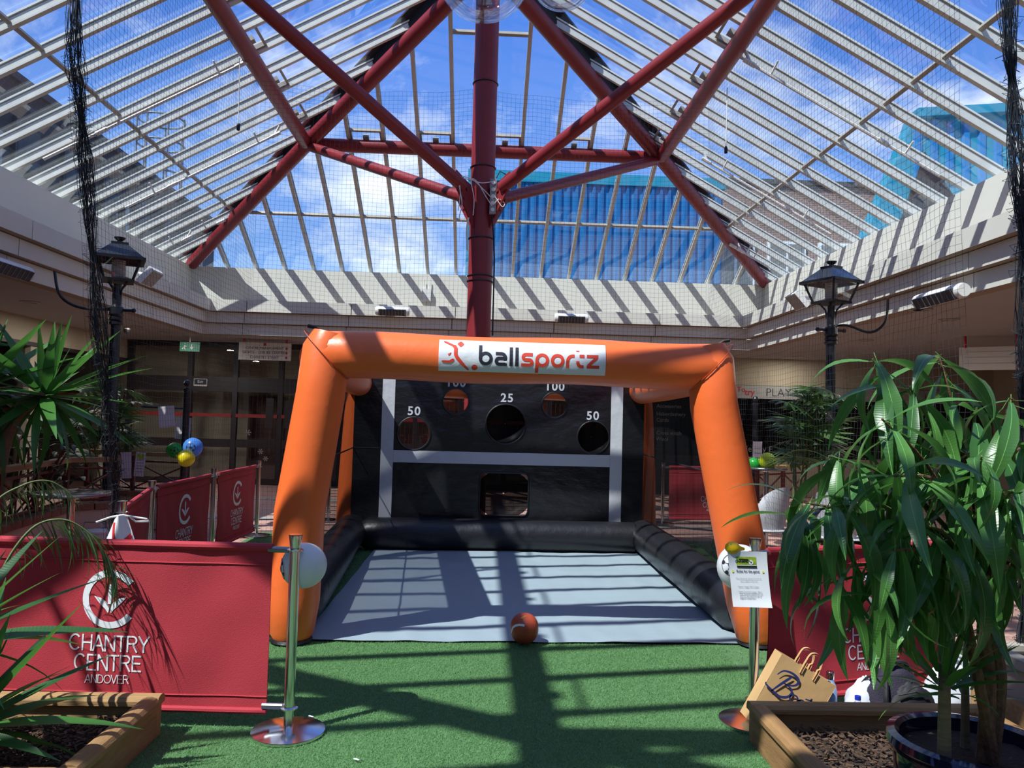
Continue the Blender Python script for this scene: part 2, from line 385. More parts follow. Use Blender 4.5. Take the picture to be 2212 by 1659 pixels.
mb = MB(); mb.lo((TX0, TY0, -.012), (TX1, TY1, -.004)); ob('turf_backing', mb, 'turf_back', floor, smooth=0)
# pale stone course in the paving
mat('stone', C(150, 145, 138), .85, var=.1)
for y in (12.2, 15.0):
    for k in range(26):
        mb = MB(); mb.lo((-13+k+.01, y, -.013), (-12+k-.01, y+.3, -.004)); ob('paving_slab', mb, 'stone', floor, smooth=0)
# ------------------------------------------------------------------ shop fronts behind the hall
mat('brown_wood', C(84, 52, 40), .6, var=.3, vscale=3, stretch=(6, 6, 1))
mat('sign_red', C(176, 40, 42), .5); mat('sign_white', C(205, 202, 196), .6); mat('sign_grey', C(150, 148, 142), .6)
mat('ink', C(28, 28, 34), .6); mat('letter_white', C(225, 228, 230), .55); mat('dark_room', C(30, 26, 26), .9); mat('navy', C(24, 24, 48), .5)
mat('exit_green', C(20, 110, 80), .5); mat('red_rail', C(150, 36, 32), .5)
YB = 18.1
mb = MB(); mb.lo((-13, 19.1, 0), (13, 19.3, 3.3)); wall_back = ob('wall_back', mb, 'beige', smooth=0, kind='structure')
mb = MB(); mb.lo((-8.25, -13, 2.76), (-8.05, YB+1.1, 3.19)); wl = ob('wall_left_shops', mb, 'beige', smooth=0, kind='structure')
mb = MB(); mb.lo((-8.3, -13, 2.69), (-8.03, YB+.1, 2.76)); ob('fascia_trim', mb, 'dark_frame', wl, smooth=0)
for k in range(8):
    y = 17.4-k*2.9
    mb = MB(); mb.lo((-8.25, y-.2, 0), (-8.05, y+.2, 2.69)); ob('pier', mb, 'beige', wl, smooth=0)
    mb = MB(); mb.lo((-8.16, y-2.68, 0), (-8.14, y-.22, 2.68)); ob('pane', mb, 'dark_glass', wl, smooth=0)
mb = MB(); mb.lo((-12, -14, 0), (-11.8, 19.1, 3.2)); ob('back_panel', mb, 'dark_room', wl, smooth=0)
mb = MB(); mb.lo((12, -14, 0), (12.2, 19.1, 3.3)); ob('wall_right_shops', mb, 'beige', smooth=0, kind='structure')
mb = MB(); mb.lo((-13, YN-6.2, 0), (13, YN-6, 3.3)); ob('wall_behind', mb, 'beige', smooth=0, kind='structure')
# glazed screen with swing doors, dark brown frame
xs = [-7.95+.0, -6.62, -5.60, -4.58, -3.56, -2.54, -1.52, -.50, .52, 1.54, 2.56, 3.58]
win = thing('window_1', None, None, (xs[0], YB, 0), kind='structure')
for i, x in enumerate(xs):
    mb = MB(); mb.lo((x-.055, YB-.06, 0), (x+.055, YB+.06, 3.19)); ob('mullion', mb, 'dark_frame', win, smooth=0)
for z0, z1 in ((2.07, 2.40), (3.07, 3.19), (0, .12)):
    mb = MB(); mb.lo((xs[0], YB-.05, z0), (xs[-1], YB+.05, z1)); ob('rail', mb, 'dark_frame', win, smooth=0)
for i, (a, b) in enumerate(zip(xs, xs[1:])):
    mb = MB(); mb.lo((a+.05, YB-.006, 2.4), (b-.05, YB+.006, 3.07)); ob('pane', mb, 'clear_glass', win, smooth=0)
    mb = MB(); mb.lo((a+.05, YB-.006, .12), (b-.05, YB+.006, 2.07)); ob('pane', mb, 'clear_glass', win, smooth=0)
    mb = MB(); mb.lo((a+.05, YB-.045, .82), (b-.05, YB+.045, 1.0)); ob('mid_rail', mb, 'dark_frame', win, smooth=0)
    mb = MB(); mb.lo((a+.05, YB-.085, 1.50), (b-.05, YB-.05, 1.575)); ob('red_rail', mb, 'red_rail', win, smooth=0)
for a, b in ((-5.5, -4.66), (-3.4, -.2), (.6, 2.4)):
    mb = MB(); mb.lo((a, 18.8, 0), (b, 18.9, 2.0)); ob('timber_panel', mb, 'brown_wood', win, smooth=0)
for x in (-4.58, -2.54):
    for dx in (-.3, .12):
        mb = MB(); mb.lo((x+dx, YB-.09, 1.28), (x+dx+.17, YB-.075, 1.95 if dx < 0 else 1.9)); ob('door_plate', mb, 'dark_frame', win, smooth=0)
def star6(x, y, z, r, par):
    mb = MB()
    for k in range(6):
        a = k*PI/3; mb.bar((x, y, z), (x+r*math.cos(a), y, z+r*math.sin(a)), .012, .02, (0, 1, 0))
        mb.bar((x+r*.6*math.cos(a), y, z+r*.6*math.sin(a)), (x+r*.9*math.cos(a+.3), y, z+r*.9*math.sin(a+.3)), .012, .015, (0, 1, 0))
    ob('snowflake_decal', mb, 'sign_grey', par, smooth=0)
star6(-5.28, YB-.015, 1.16, .07, win); star6(-4.98, YB-.015, .74, .06, win); star6(-4.86, YB-.015, .58, .06, win)
def sign(name, label, cat, c, w, h, th, m, lines, axis=(1, 0, 0), frame=None, group=None):
    """flat board: c centre of the face, lines = (text, dx, dz, size, material, bold)"""
    c = Vector(c); u = Vector(axis).normalized(); n = Vector((u.y, -u.x, 0))      # n towards the viewer
    R = thing(name, label, cat, c-Vector((0, 0, h/2)), group)
    mb = MB(); P = [c-u*w/2-Vector((0, 0, h/2)), c+u*w/2-Vector((0, 0, h/2)), c+u*w/2+Vector((0, 0, h/2)), c-u*w/2+Vector((0, 0, h/2))]
    mb.prism(P, -n*th); ob('board', mb, m, R, smooth=0)
    for tx, dx, dz, sz, mm, bold in lines:
        letters(text2d(tx, sz, bold), mm, R, lambda x, y: c+u*(x+dx)+Vector((0, 0, y+dz))+n*.004)
    return R, c, u, n
s, c, u, n = sign('directory_sign', 'white hanging directory sign with three lines and red arrows above doors', 'sign', (-4.68, 17.0, 2.925), 1.1, .375, .06, 'sign_white',
    [('CENTRE MANAGEMENT', 0, .045, .075, 'ink', 0), ('LIGHTS ~ LEISURE CENTRE', -.02, -.05, .075, 'ink', 0), ('CHANTRY STREET', 0, -.15, .075, 'ink', 0)])
for dz in (.07, -.025, -.125):
    mb = MB(); mb.prism([c+u*(.46+x)+Vector((0, 0, dz+z))+n*.003 for x, z in ((-.03, 0), (0, -.035), (.03, 0), (0, .035))], n*.003); ob('arrow', mb, 'sign_red', s, smooth=0)
mb = MB(); mb.prism([c+u*x+Vector((0, 0, .15+z))+n*.003 for x, z in ((-.03, -.03), (.03, -.03), (.03, .03), (-.03, .03))], n*.003); ob('emblem', mb, 'sign_red', s, smooth=0)
for dz in (.005, -.09):
    mb = MB(); mb.box(c+n*.003+Vector((-.04, 0, dz)), (.9, .004, .006)); ob('rule_line', mb, 'sign_grey', s, smooth=0)
for dx in (-.45, .45):
    mb = MB(); mb.lo((c.x+dx-.018, 17.01, 3.11), (c.x+dx+.018, 17.05, 3.19)); ob('hanger', mb, 'sign_red', s, smooth=0)
s, c, u, n = sign('exit_sign', 'small green running-man exit box hanging by the dark doors', 'sign', at(410, 749, 16.9), .42, .2, .05, 'exit_green', [])
mb = MB(); mb.prism([c+u*x+Vector((0, 0, z))+n*.004 for x, z in ((.03, .05), (.05, .05), (.05, -.01), (.08, -.01), (.04, -.06), (0, -.01), (.03, -.01))], n*.002); ob('down_arrow', mb, 'sign_white', s, smooth=0)
mb = MB()
for p, q, w in (((-.1, .03), (-.12, -.02), .025), ((-.12, -.02), (-.16, -.05), .018), ((-.12, -.02), (-.09, -.06), .018), ((-.1, .025), (-.07, .0), .014), ((-.1, .055), (-.1, .07), .025)):
    mb.bar(c+u*p[0]+Vector((0, 0, p[1]))+n*.004, c+u*q[0]+Vector((0, 0, q[1]))+n*.004, .004, w, u)
ob('running_figure', mb, 'sign_white', s, smooth=0)
mb = MB(); mb.lo((c.x-.01, c.y, c.z+.1), (c.x+.01, c.y+.02, 3.19)); ob('hanger', mb, 'sign_white', s, smooth=0)
s, c, u, n = sign('door_notice', 'small navy Exit plate on the brown transom', 'sign', at(433, 826, YB-.08), .30, .17, .02, 'sign_white', [])
mb = MB(); mb.box(c+n*.004+Vector((0, 0, .012)), (.27, .004, .12)); ob('plate', mb, 'navy', s, smooth=0)
letters(text2d('Exit', .08, .001), 'letter_white', s, lambda x, y: c+u*x+Vector((0, -.012, y-.01)))
# right-hand shop front
shop = thing('window_2', None, None, (3.6, YB, 0), kind='structure')
mb = MB(); mb.lo((3.6, YB, 2.56), (12, YB+.3, 3.19)); ob('bulkhead', mb, 'beige', shop, smooth=0)
for a, b in ((3.6, 5.55), (5.75, 9.6), (10.15, 11.95)):
    mb = MB(); mb.lo((a, YB-.01, .9), (b, YB+.01, 2.25)); ob('pane', mb, 'dark_glass', shop, smooth=0)
    mb = MB(); mb.lo((a, YB-.02, 0), (b, YB+.04, .9)); ob('stall_riser', mb, 'dark_room' if a < 5 else 'beige', shop, smooth=0)
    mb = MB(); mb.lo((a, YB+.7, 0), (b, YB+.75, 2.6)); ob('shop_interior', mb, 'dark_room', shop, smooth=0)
for x in (5.65, 9.88):
    mb = MB(); mb.lo((x-.12 if x < 6 else x-.3, YB-.06, 0), (x+.12 if x < 6 else x+.3, YB+.1, 2.56)); ob('pier', mb, 'brown_wood' if x < 6 else 'beige', shop, smooth=0)
sgn, c, u, n = sign('shop_sign', 'grey shop fascia sign lettered PLAY with red childlike script', 'sign', (7.7, YB-.05, 2.40), 4.0, .30, .05, 'sign_grey',
    [('PLAY', -.84, -.085, .27, 'ink', -.004), ('&', -.42, -.05, .16, 'ink', 0), ('CA', .02, -.085, .27, 'ink', -.004), ('To', -1.72, .0, .17, 'sign_red', .002), ('try', -1.52, -.07, .2, 'sign_red', .004)])
sign('shop_sign', 'plain grey fascia sign ending in the letters ies at the far right', 'sign', (11.05, YB-.05, 2.40), 1.8, .30, .05, 'sign_grey', [('ies', -.62, -.05, .2, 'ink', 0)])
lt = thing('window_lettering', 'pale list of craft words on the dark shop window behind the goal', 'lettering', (4.6, YB-.02, .9))
for tx, dz in (('Accessories', 1.98), ('Haberdashery', 1.80), ('Cards', 1.66), ('Cross stitch', 1.36), ('Wool', 1.22)):
    letters(text2d(tx, .12, .001, 'LEFT'), 'sign_grey', lt, lambda x, y: Vector((4.02+x, YB-.02, dz+y)))
letters(text2d('Friendly F', .2, -.002, 'LEFT'), 'sign_grey', lt, lambda x, y: Vector((5.95+x, YB-.02, 1.02+y)))
letters(text2d('rvice', .16, -.002, 'LEFT'), 'sign_grey', lt, lambda x, y: Vector((6.35+x, YB-.03, .3+y)))
s, c, u, n = sign('directory_sign', 'white hanging directory sign half hidden by the right-hand foliage', 'sign', at(2140, 774, 12.5), .9, .38, .05, 'sign_white', [], axis=(.8, -.6, 0))
for dz in (.07, -.03, -.13):
    mb = MB(); mb.prism([c+u*(.38+x)+Vector((0, 0, dz+z))+n*.003 for x, z in ((-.03, 0), (0, -.035), (.03, 0), (0, .035))], n*.003); ob('arrow', mb, 'sign_red', s, smooth=0)
for dz in (.02, -.08, .11):
    mb = MB(); mb.bar(c-u*.36+Vector((0, 0, dz))+n*.003, c+u*.30+Vector((0, 0, dz))+n*.003, .004, .006); ob('rule_line', mb, 'sign_grey', s, smooth=0)
for dx in (-.36, .36):
    mb = MB(); mb.bar(c+u*dx+Vector((0, 0, .18)), c+u*dx+Vector((0, 0, .18+3.19-c.z-.18)), .03, .03, (1, 0, 0)); ob('hanger', mb, 'sign_red', s, smooth=0)

# ------------------------------------------------------------------ buildings seen through the roof
mat('clad_blue', C(30, 112, 168), .75, spec=.2); mat('clad_dark', C(22, 92, 146), .75, spec=.2); mat('clad_teal', C(28, 132, 160), .7, var=.1, spec=.2)
mat('slate', C(66, 66, 70), .9, var=.3, vscale=4); mat('win_white', C(222, 228, 230), .5)
def brickmat(name, c1, c2, mo):
    m = bpy.data.materials.new(name); m.use_nodes = True; t = m.node_tree; b = t.nodes['Principled BSDF']; b.inputs['Roughness'].default_value = .9
    br = N(t, 'ShaderNodeTexBrick', i_Scale=1.0); br.inputs['Color1'].default_value = c1; br.inputs['Color2'].default_value = c2; br.inputs['Mortar'].default_value = mo
    br.inputs['Brick Width'].default_value = .225; br.inputs['Row Height'].default_value = .075; br.inputs['Mortar Size'].default_value = .008
    tcn = N(t, 'ShaderNodeTexCoord'); mp = N(t, 'ShaderNodeMapping'); mp.inputs['Rotation'].default_value = (PI/2, 0, 0)
    sp = N(t, 'ShaderNodeSeparateXYZ'); t.links.new(tcn.outputs['Object'], sp.inputs[0]); ad = N(t, 'ShaderNodeMath', operation='ADD'); t.links.new(sp.outputs[0], ad.inputs[0]); t.links.new(sp.outputs[1], ad.inputs[1])
    cm = N(t, 'ShaderNodeCombineXYZ'); t.links.new(ad.outputs[0], cm.inputs[0]); t.links.new(sp.outputs[2], cm.inputs[1]); t.links.new(cm.outputs[0], br.inputs[0])
    t.links.new(br.outputs['Color'], b.inputs['Base Color']); MATS[name] = m
brickmat('brick_brown', C(132, 98, 84), C(104, 82, 76), C(150, 142, 134)); brickmat('brick_dark', C(58, 54, 56), C(48, 44, 46), C(38, 36, 38))
bb = thing('blue_building', 'bright blue ribbed metal building rising behind the far glass', 'building', (3.3, 24, 0))
mb = MB(); mb.lo((-.56, 24.05, 0), (7.3, 34, 9.0)); ob('wall', mb, 'clad_blue', bb, smooth=0)
x = -.42
while x < 7.25:
    mb = MB(); mb.prism([(x-.05, 24.05, 3.4), (x+.10, 24.05, 3.4), (x+.06, 23.98, 3.4), (x-.01, 23.98, 3.4)], (0, 0, 5.55)); ob('rib', mb, 'clad_dark', bb, smooth=0); x += .262
mb = MB(); mb.lo((-.64, 23.94, 8.95), (7.38, 34, 9.28)); ob('eaves_trim', mb, 'clad_teal', bb, smooth=0)
mb = MB(); mb.lo((-.64, 23.97, 0), (-.46, 24.2, 8.97)); ob('corner_trim', mb, 'clad_teal', bb, smooth=0)
mb = MB(); mb.lo((-.56, 23.97, 5.75), (7.3, 24.05, 5.95)); ob('base_trim', mb, 'clad_dark', bb, smooth=0)
kb = thing('brick_building', 'brown brick block with white framed windows beyond the right slope', 'building', (12, 26.2, 0))
mb = MB(); mb.lo((7.6, 26.2, 0), (17, 32, 9.9)); ob('wall', mb, 'brick_brown', kb, smooth=0)
mb = MB(); mb.lo((7.5, 26.1, 9.86), (17, 32.1, 10.02)); ob('coping', mb, 'slate', kb, smooth=0)
for i in range(4):
    x = 7.75+i*1.75
    mb = MB(); mb.lo((x, 26.1, 5.9), (x+1.3, 26.22, 7.9)); f = ob('window', mb, 'win_white', kb, smooth=0)
    for a in (.08, .7):
        mb = MB(); mb.lo((x+a, 26.07, 6.0), (x+a+.52, 26.105, 7.8)); ob('pane', mb, 'dark_glass', f, smooth=0)
tb = thing('teal_tower', 'turquoise metal gabled tower with a tall window at the right edge', 'building', (11.5, 19.5, 0))
mb = MB(); mb.prism([(9.3, 19.6, 5.0), (16, 19.6, 5.0), (16, 19.6, 10.2), (10.92, 19.6, 9.75), (10.8, 19.6, 9.4), (9.72, 19.6, 6.7)], (0, .5, 0)); ob('wall', mb, 'clad_teal', tb, smooth=0)
mb = MB(); mb.prism([(10.0, 19.5, 5.3), (12.9, 19.5, 5.3), (12.4, 19.5, 6.9), (11.15, 19.5, 8.75)], (0, .13, 0)); gz = ob('window', mb, 'dark_frame', tb, smooth=0)
for a, b in ((10.15, 11.1), (11.2, 12.0)):
    mb = MB(); mb.prism([(a, 19.46, 5.4), (b, 19.46, 5.4), (b, 19.46, 6.6 if a > 11 else 7.6), (a+.25, 19.46, 6.9)], (0, .05, 0)); ob('pane', mb, 'win_white' if a > 11 else 'dark_glass', gz, smooth=0)
for k in range(8):
    x = 10.9+k*.42; mb = MB(); mb.prism([(x, 19.6, 8.0), (x+.22, 19.6, 8.0), (x+.18, 19.54, 8.0), (x+.04, 19.54, 8.0)], (0, 0, 1.6)); ob('rib', mb, 'clad_blue', tb, smooth=0)
mb = MB(); mb.bar((10.9, 19.5, 9.72), (16, 19.5, 10.22), .3, .22); ob('eaves_trim', mb, 'clad_teal', tb, smooth=0)
db = thing('slate_building', 'dark grey brick block with a stepped wall beyond the left slope', 'building', (-12.5, 22, 0))
mb = MB(); mb.lo((-17, 4, 0), (-11, 32, 9.2)); ob('wall', mb, 'brick_dark', db, smooth=0)
mb = MB(); mb.lo((-17, 3.9, 9.15), (-10.92, 32.1, 9.32)); ob('coping', mb, 'slate', db, smooth=0)
for k in range(9):
    y = 12+k*2.1; mb = MB(); mb.lo((-11.01, y, 7.2), (-10.9, y+1.0, 8.3)); f = ob('window', mb, 'slate', db, smooth=0)
    mb = MB(); mb.lo((-10.905, y+.08, 7.3), (-10.89, y+.92, 8.2)); ob('pane', mb, 'dark_glass', f, smooth=0)
    mb = MB(); mb.lo((-11.01, y+1.25, 6.0+.4*(k % 3)), (-10.82, y+1.5, 6.9+.4*(k % 3))); ob('vent_duct', mb, 'zinc', db, smooth=0)
    mb = MB(); mb.lo((-11.01, y-.6, 6.2), (-10.85, y-.1, 6.28)); ob('ledge', mb, 'sign_grey', db, smooth=0)
lc = thing('ladder_cage', 'grey steel hooped ladder cage on the dark roof', 'ladder', (-11.9, 28.6, 9.32))
for z in (10.1, 11.2, 12.1):
    mb = MB(); mb.tube([(-11.9+.8*math.cos(a), 28.6+.8*math.sin(a), z) for a in [2*PI*k/20 for k in range(21)]], .035, 6, False); ob('hoop', mb, 'zinc', lc)
for k in range(7):
    a = 2*PI*k/7; mb = MB(); mb.tube([(-11.9+.8*math.cos(a), 28.6+.8*math.sin(a), 9.33), (-11.9+.8*math.cos(a), 28.6+.8*math.sin(a), 12.15)], .035, 6); ob('upright', mb, 'zinc', lc)

# ------------------------------------------------------------------ fittings on the fascia and roof
mat('mesh_grey', C(60, 60, 62), .6); mat('rubber', C(22, 22, 26), .6)
def heater(label, c, w, u, tilt=.5):
    c = Vector(c); u = Vector(u).normalized(); n = Vector((u.y, -u.x, 0)); Z = Vector((0, 0, 1))
    R = thing('patio_heater', label, 'heater', c, 'heaters on the fascia')
    mb = MB(); mb.tube([c-u*w/2, c-u*(w/2-.03), c+u*(w/2-.03), c+u*w/2], [.075, .09, .09, .075], 16); ob('body', mb, 'white_plastic', R)
    g = MB(); d = (n*.8-Z*.45).normalized(); q = c+d*.055
    g.bar(q-u*(w/2-.07), q+u*(w/2-.07), .13, .08, d); gr = ob('grille', g, 'mesh_grey', R, smooth=0)
    for k in range(9):
        p = q+u*((k-4)/4*(w/2-.09))+d*.042; sd = d.cross(u); mb = MB(); mb.bar(p-sd*.06, p+sd*.06, .012, .008, d); ob('fin', mb, 'zinc', gr, smooth=0)
    for k in (-1, 1):
        mb = MB(); p = c+u*(k*w*.28); mb.tube([p, p-n*.16+Z*.02], .018, 8); ob('bracket', mb, 'white_plastic', R)
    return R
yb = YF-.66
heater('white strip heater on the far fascia left of the column', at(848, 672, yb-.15), .68, (1, 0, 0))
heater('white strip heater on the far fascia right of the column', at(1234, 687, yb-.15), .68, (1, 0, 0))
w = ray(14, 578); heater('dark fronted strip heater on the left fascia', Vector((0, 0, EYE))+w*((XL+.62)/w.x), .9, (0, 1, 0))
w = ray(2030, 640); rh = heater('long strip heater on the right fascia tilted off its bracket', Vector((0, 0, EYE))+w*((XR-.66)/w.x), .95, (0, -1, 0))
def flood(label, c, u):
    c = Vector(c); u = Vector(u).normalized(); n = Vector((u.y, -u.x, 0)); Z = Vector((0, 0, 1))
    R = thing('floodlight', label, 'light', c, 'floodlights on the fascia')
    d = (n*.75-Z*.66).normalized(); mb = MB(); mb.bar(c-d*.04, c+d*.05, .42, .3, d.cross(u)); ob('housing', mb, 'white_plastic', R, smooth=0)
    mb = MB(); mb.bar(c+d*.05, c+d*.056, .38, .26, d.cross(u)); ob('lens', mb, 'bar_grey', R, smooth=0)
    mb = MB(); mb.tube([c-d*.04, c-n*.22+Z*.05], .03, 8); ob('arm', mb, 'white_plastic', R); return R
w = ray(324, 598); flood('square white floodlight on the left fascia beside the lamp', Vector((0, 0, EYE))+w*((XL+.9)/w.x), (0, 1, 0))
w = ray(1723, 649); flood('square floodlight with grey face on the right fascia', Vector((0, 0, EYE))+w*((XR-.9)/w.x), (0, -1, 0))
p = at(921, 638, YF-.05); R = thing('wifi_router', 'small white wireless box with two aerials on the parapet', 'router', p-Vector((0, 0, .14)))
mb = MB(); mb.box(p, (.19, .08, .26)); ob('casing', mb, 'white_plastic', R)
for dx in (-.06, .06):
    mb = MB(); mb.tube([p+Vector((dx, 0, .12)), p+Vector((dx, 0, .33))], .012, 6); ob('aerial', mb, 'white_plastic', R)
mb = MB(); mb.box(p+Vector((-.03, .03, -.19)), (.03, .03, .15)); ob('conduit', mb, 'white_plastic', R)
# downlights in the soffit: ring, lens, and a weak lamp added to lift the shade
DL = [(65, 652, 'recessed downlight in the left soffit nearest the viewer'), (205, 685, 'recessed downlight in the left soffit left of the lantern'), (300, 705, 'recessed downlight in the left soffit right of the lantern'), (360, 717, 'recessed downlight left of the green exit box'),
      (1720, 770, 'recessed downlight over the PLAY fascia'), (1870, 735, 'recessed downlight in the right soffit beyond the lamp cable'), (2050, 690, 'recessed downlight in the right soffit below the tilted heater'), (1990, 668, 'recessed downlight close under the right fascia')]
for px, py, lb in DL:
    p = atz(px, py, 3.19); R = thing('downlight', lb, 'light', p-Vector((0, 0, .01)), 'recessed downlights in the soffit')
    mb = MB(); mb.lathe([(.10, 0), (.14, 0), (.14, -.012), (.10, -.012), (.10, 0)], 20, p, caps=False); ob('ring', mb, 'bar_grey', R)
    mb = MB(); mb.lathe([(.001, -.004), (.1, -.004), (.1, 0), (.001, 0)], 20, p); ob('lens', mb, 'soffit', R)
    ld_ = bpy.data.lights.new('added_fill_lamp', 'AREA'); ld_.shape = 'DISK'; ld_.size = .18; ld_.energy = 15; ld_.color = (1, .97, .93)
    lo_ = bpy.data.objects.new('added_fill_lamp', ld_); COL.objects.link(lo_); lo_.parent = R; lo_.matrix_parent_inverse = parent_inv(R); lo_.location = p-Vector((0, 0, .02))
p = atz(274, 706, 3.19); R = thing('security_camera', 'small dome camera under the soffit behind the left lamp', 'camera', p-Vector((0, 0, .14)))
mb = MB(); mb.lathe([(.06, 0), (.06, -.05), (.03, -.05)], 16, p); ob('base', mb, 'bar_grey', R)
mb = MB(); mb.lathe([(.06, -.05), (.055, -.09), (.035, -.12), (.005, -.13)], 16, p); ob('dome', mb, 'black_paint', R)
# conduits running up beside the glazing bars (vent gear)
def conduit(side, s, d0, d1, label):
    d0 += .5
    fr = fr_left if side < 0 else fr_right
    R = thing('conduit', label, 'pipe', fr(s, d0, -.25), 'white conduits below the roof glass')
    pts = [fr(s, d0, -.24), fr(s, d1, -.24), fr(s, d1+.12, -.14)]
    mb = MB(); mb.tube(pts, .022, 8); ob('pipe', mb, 'white_plastic', R)
    for d in (d0+.45, d1-.25):
        mb = MB(); mb.tube([fr(s, d, -.24), fr(s-.12, d+.02, -.1)], .014, 6); ob('bracket', mb, 'white_plastic', R)
        mb = MB(); mb.tube([fr(s, d+.2, -.24), fr(s, d+.34, -.24)], .032, 8); ob('coupling', mb, 'white_plastic', R)
for s, d0, d1, lb in ((10.3, .1, 3.05, 'white conduit on the left slope bending over the red purlin'), (12.65, .1, 2.9, 'middle white conduit on the left slope'), (15.0, .1, .7, 'short white conduit near the left far corner')): conduit(-1, s, d0, d1, lb)
for s, d0, d1, lb in ((9.5, .05, 2.95, 'long white conduit on the right slope ending in a black knob'), (12.6, .05, 2.6, 'middle white conduit on the right slope'), (15.4, .05, 1.1, 'short white conduit near the right far corner')): conduit(1, s, d0, d1, lb)
for px, y0, y1, Y, lb in ((515, 125, 275, 9.3, 'white pull cord with black weight hanging from the left purlin'), (1568, 190, 325, 9.6, 'white pull cord with black weight hanging from the right purlin')):
    a, b = at(px+3, y0, Y), at(px, y1, Y); R = thing('pull_cord', lb, 'cord', b)
    mb = MB(); mb.tube([a, b], .006, 6); ob('cord', mb, 'white_plastic', R); mb = MB(); mb.lathe([(.012, .05), (.022, .02), (.022, -.03), (.01, -.04)], 10, b); ob('weight', mb, 'black_paint', R)
# hanging clear glass globes near the ridge
def globe(c, r, label):
    c = Vector(c); R = thing('glass_globe', label, 'lamp', c-Vector((0, 0, r)), 'clear glass globes hanging near the ridge')
    pr = [(r*math.sin(PI*k/18), -r*math.cos(PI*k/18)) for k in range(1, 17)]
    mb = MB(); mb.lathe([(r*.02, -r)]+pr, 32, c, caps=False); ob('globe', mb, 'globe_glass', R)
    mb = MB(); mb.lathe([(.03, r*.2), (.05, r*.3), (.05, r*.95), (.09, r), (.09, r+.06), (.02, r+.1)], 16, c); ob('lamp_holder', mb, 'bar_grey', R)
    mb = MB(); mb.tube([c+Vector((0, 0, r+.08)), (c.x, c.y, 8.0)], .012, 6); ob('rod', mb, 'bar_grey', R)
mat_see('globe_glass', (.93, .95, .96, 1), .16)
globe(at(1045, -62, 8.0), .50, 'large clear glass globe in front of the column top'); globe(at(1215, -52, 7.0), .30, 'smaller clear glass globe right of the column top')
# extension block with a tangle of leads on the column
p = at(1065, 425, YC-.2); R = thing('extension_block', 'silver socket block with white leads tied to the red column', 'socket', p-Vector((0, 0, .24)))
mat('block_grey', C(150, 152, 156), .4)
mb = MB(); mb.box(p, (.085, .05, .47)); bk = ob('block', mb, 'block_grey', R)
for k in range(5):
    mb = MB(); mb.lathe([(.026, 0), (.026, .012), (.018, .012)], 12, p+Vector((0, -.025, -.18+k*.09)), (0, -1, 0)); ob('socket', mb, 'white_plastic', bk)
def lead(pts, r=.006): 
    mb = MB(); P = [at(x, y, d) for x, y, d in pts]; Q = []
    for i in range(len(P)-1):
        a, b, c_, e_ = P[max(i-1, 0)], P[i], P[i+1], P[min(i+2, len(P)-1)]
        for k in range(6):
            t = k/6; Q.append(.5*((2*b)+(c_-a)*t+(2*a-5*b+4*c_-e_)*t*t+(3*b-a-3*c_+e_)*t**3))
    Q.append(P[-1]); mb.tube(Q, r, 6); ob('lead', mb, 'white_plastic', R)
lead([(1066, 432, 10.33), (1045, 410, 10.3), (1020, 388, 10.25), (995, 384, 10.2), (994, 420, 10.2), (990, 455, 10.2)])
lead([(1063, 445, 10.33), (1050, 425, 10.3), (1030, 392, 10.28), (1018, 390, 10.25), (1024, 430, 10.22), (1022, 465, 10.22)])
lead([(1068, 440, 10.33), (1078, 430, 10.3), (1090, 440, 10.3), (1084, 446, 10.3), (1070, 425, 10.3)])
lead([(1066, 392, 10.33), (1040, 395, 10.3), (1015, 388, 10.25), (992, 390, 10.2), (998, 440, 10.2), (992, 470, 10.2), (1000, 480, 10.2)])
lead([(1012, 470, 10.3), (1008, 500, 10.32), (1010, 540, 10.34)], .012)
mb = MB(); P = [(1072, 385), (1080, 370), (1095, 378), (1100, 392)]; mb.tube([at(x, y, 10.3) for x, y in P], .009, 6); ob('black_lead', mb, 'rubber', R)
mb = MB(); mb.tube([at(x, y, YC-.19) for x, y in ((1063, 465), (1066, 510), (1068, 560), (1066, 640), (1064, 725))], .010, 6); ob('black_lead', mb, 'rubber', R)
# ------------------------------------------------------------------ inflatable goal
mat('vinyl_orange', C(242, 112, 54), .38, var=.06, vscale=2, bump=.12, bscale=14)
mat('vinyl_black', C(26, 27, 31), .38, bump=.35, bscale=9)
mat('sheet_black', C(26, 27, 31), .30, bump=1.0, bscale=4, stretch=(1, 1, 1.8))
mat('tape_white', C(196, 198, 202), .4, bump=.5, bscale=6)
mat('mat_grey', C(146, 162, 170), .55, bump=.25, bscale=7)
mat_see('pocket', (.25, .25, .25, 1), .01, .4, C(18, 18, 20), .8); mat('print_red', C(226, 70, 48), .5); mat('print_ink', C(40, 38, 50), .5); mat('banner_white', C(226, 228, 232), .5, bump=.25, bscale=12)
mat_see('mesh_black', (.50, .49, .49, 1), .015, .4, C(20, 19, 20), .42)
G = thing('inflatable_goal', 'orange inflatable football goal with black target sheet', 'goal', (.385, 5.75, 0))
def W_(x, y, z): return Vector((x, y+.032*(x-.385), z))
RT = .178; ZB = 2.035
def smooth_path(P, n=6):
    P = [Vector(p) for p in P]; Q = []
    for i in range(len(P)-1):
        a, b, c_, e_ = P[max(i-1, 0)], P[i], P[i+1], P[min(i+2, len(P)-1)]
        for k in range(n):
            t = k/n; Q.append(.5*((2*b)+(c_-a)*t+(2*a-5*b+4*c_-e_)*t*t+(3*b-a-3*c_+e_)*t**3))
    return Q+[P[-1]]
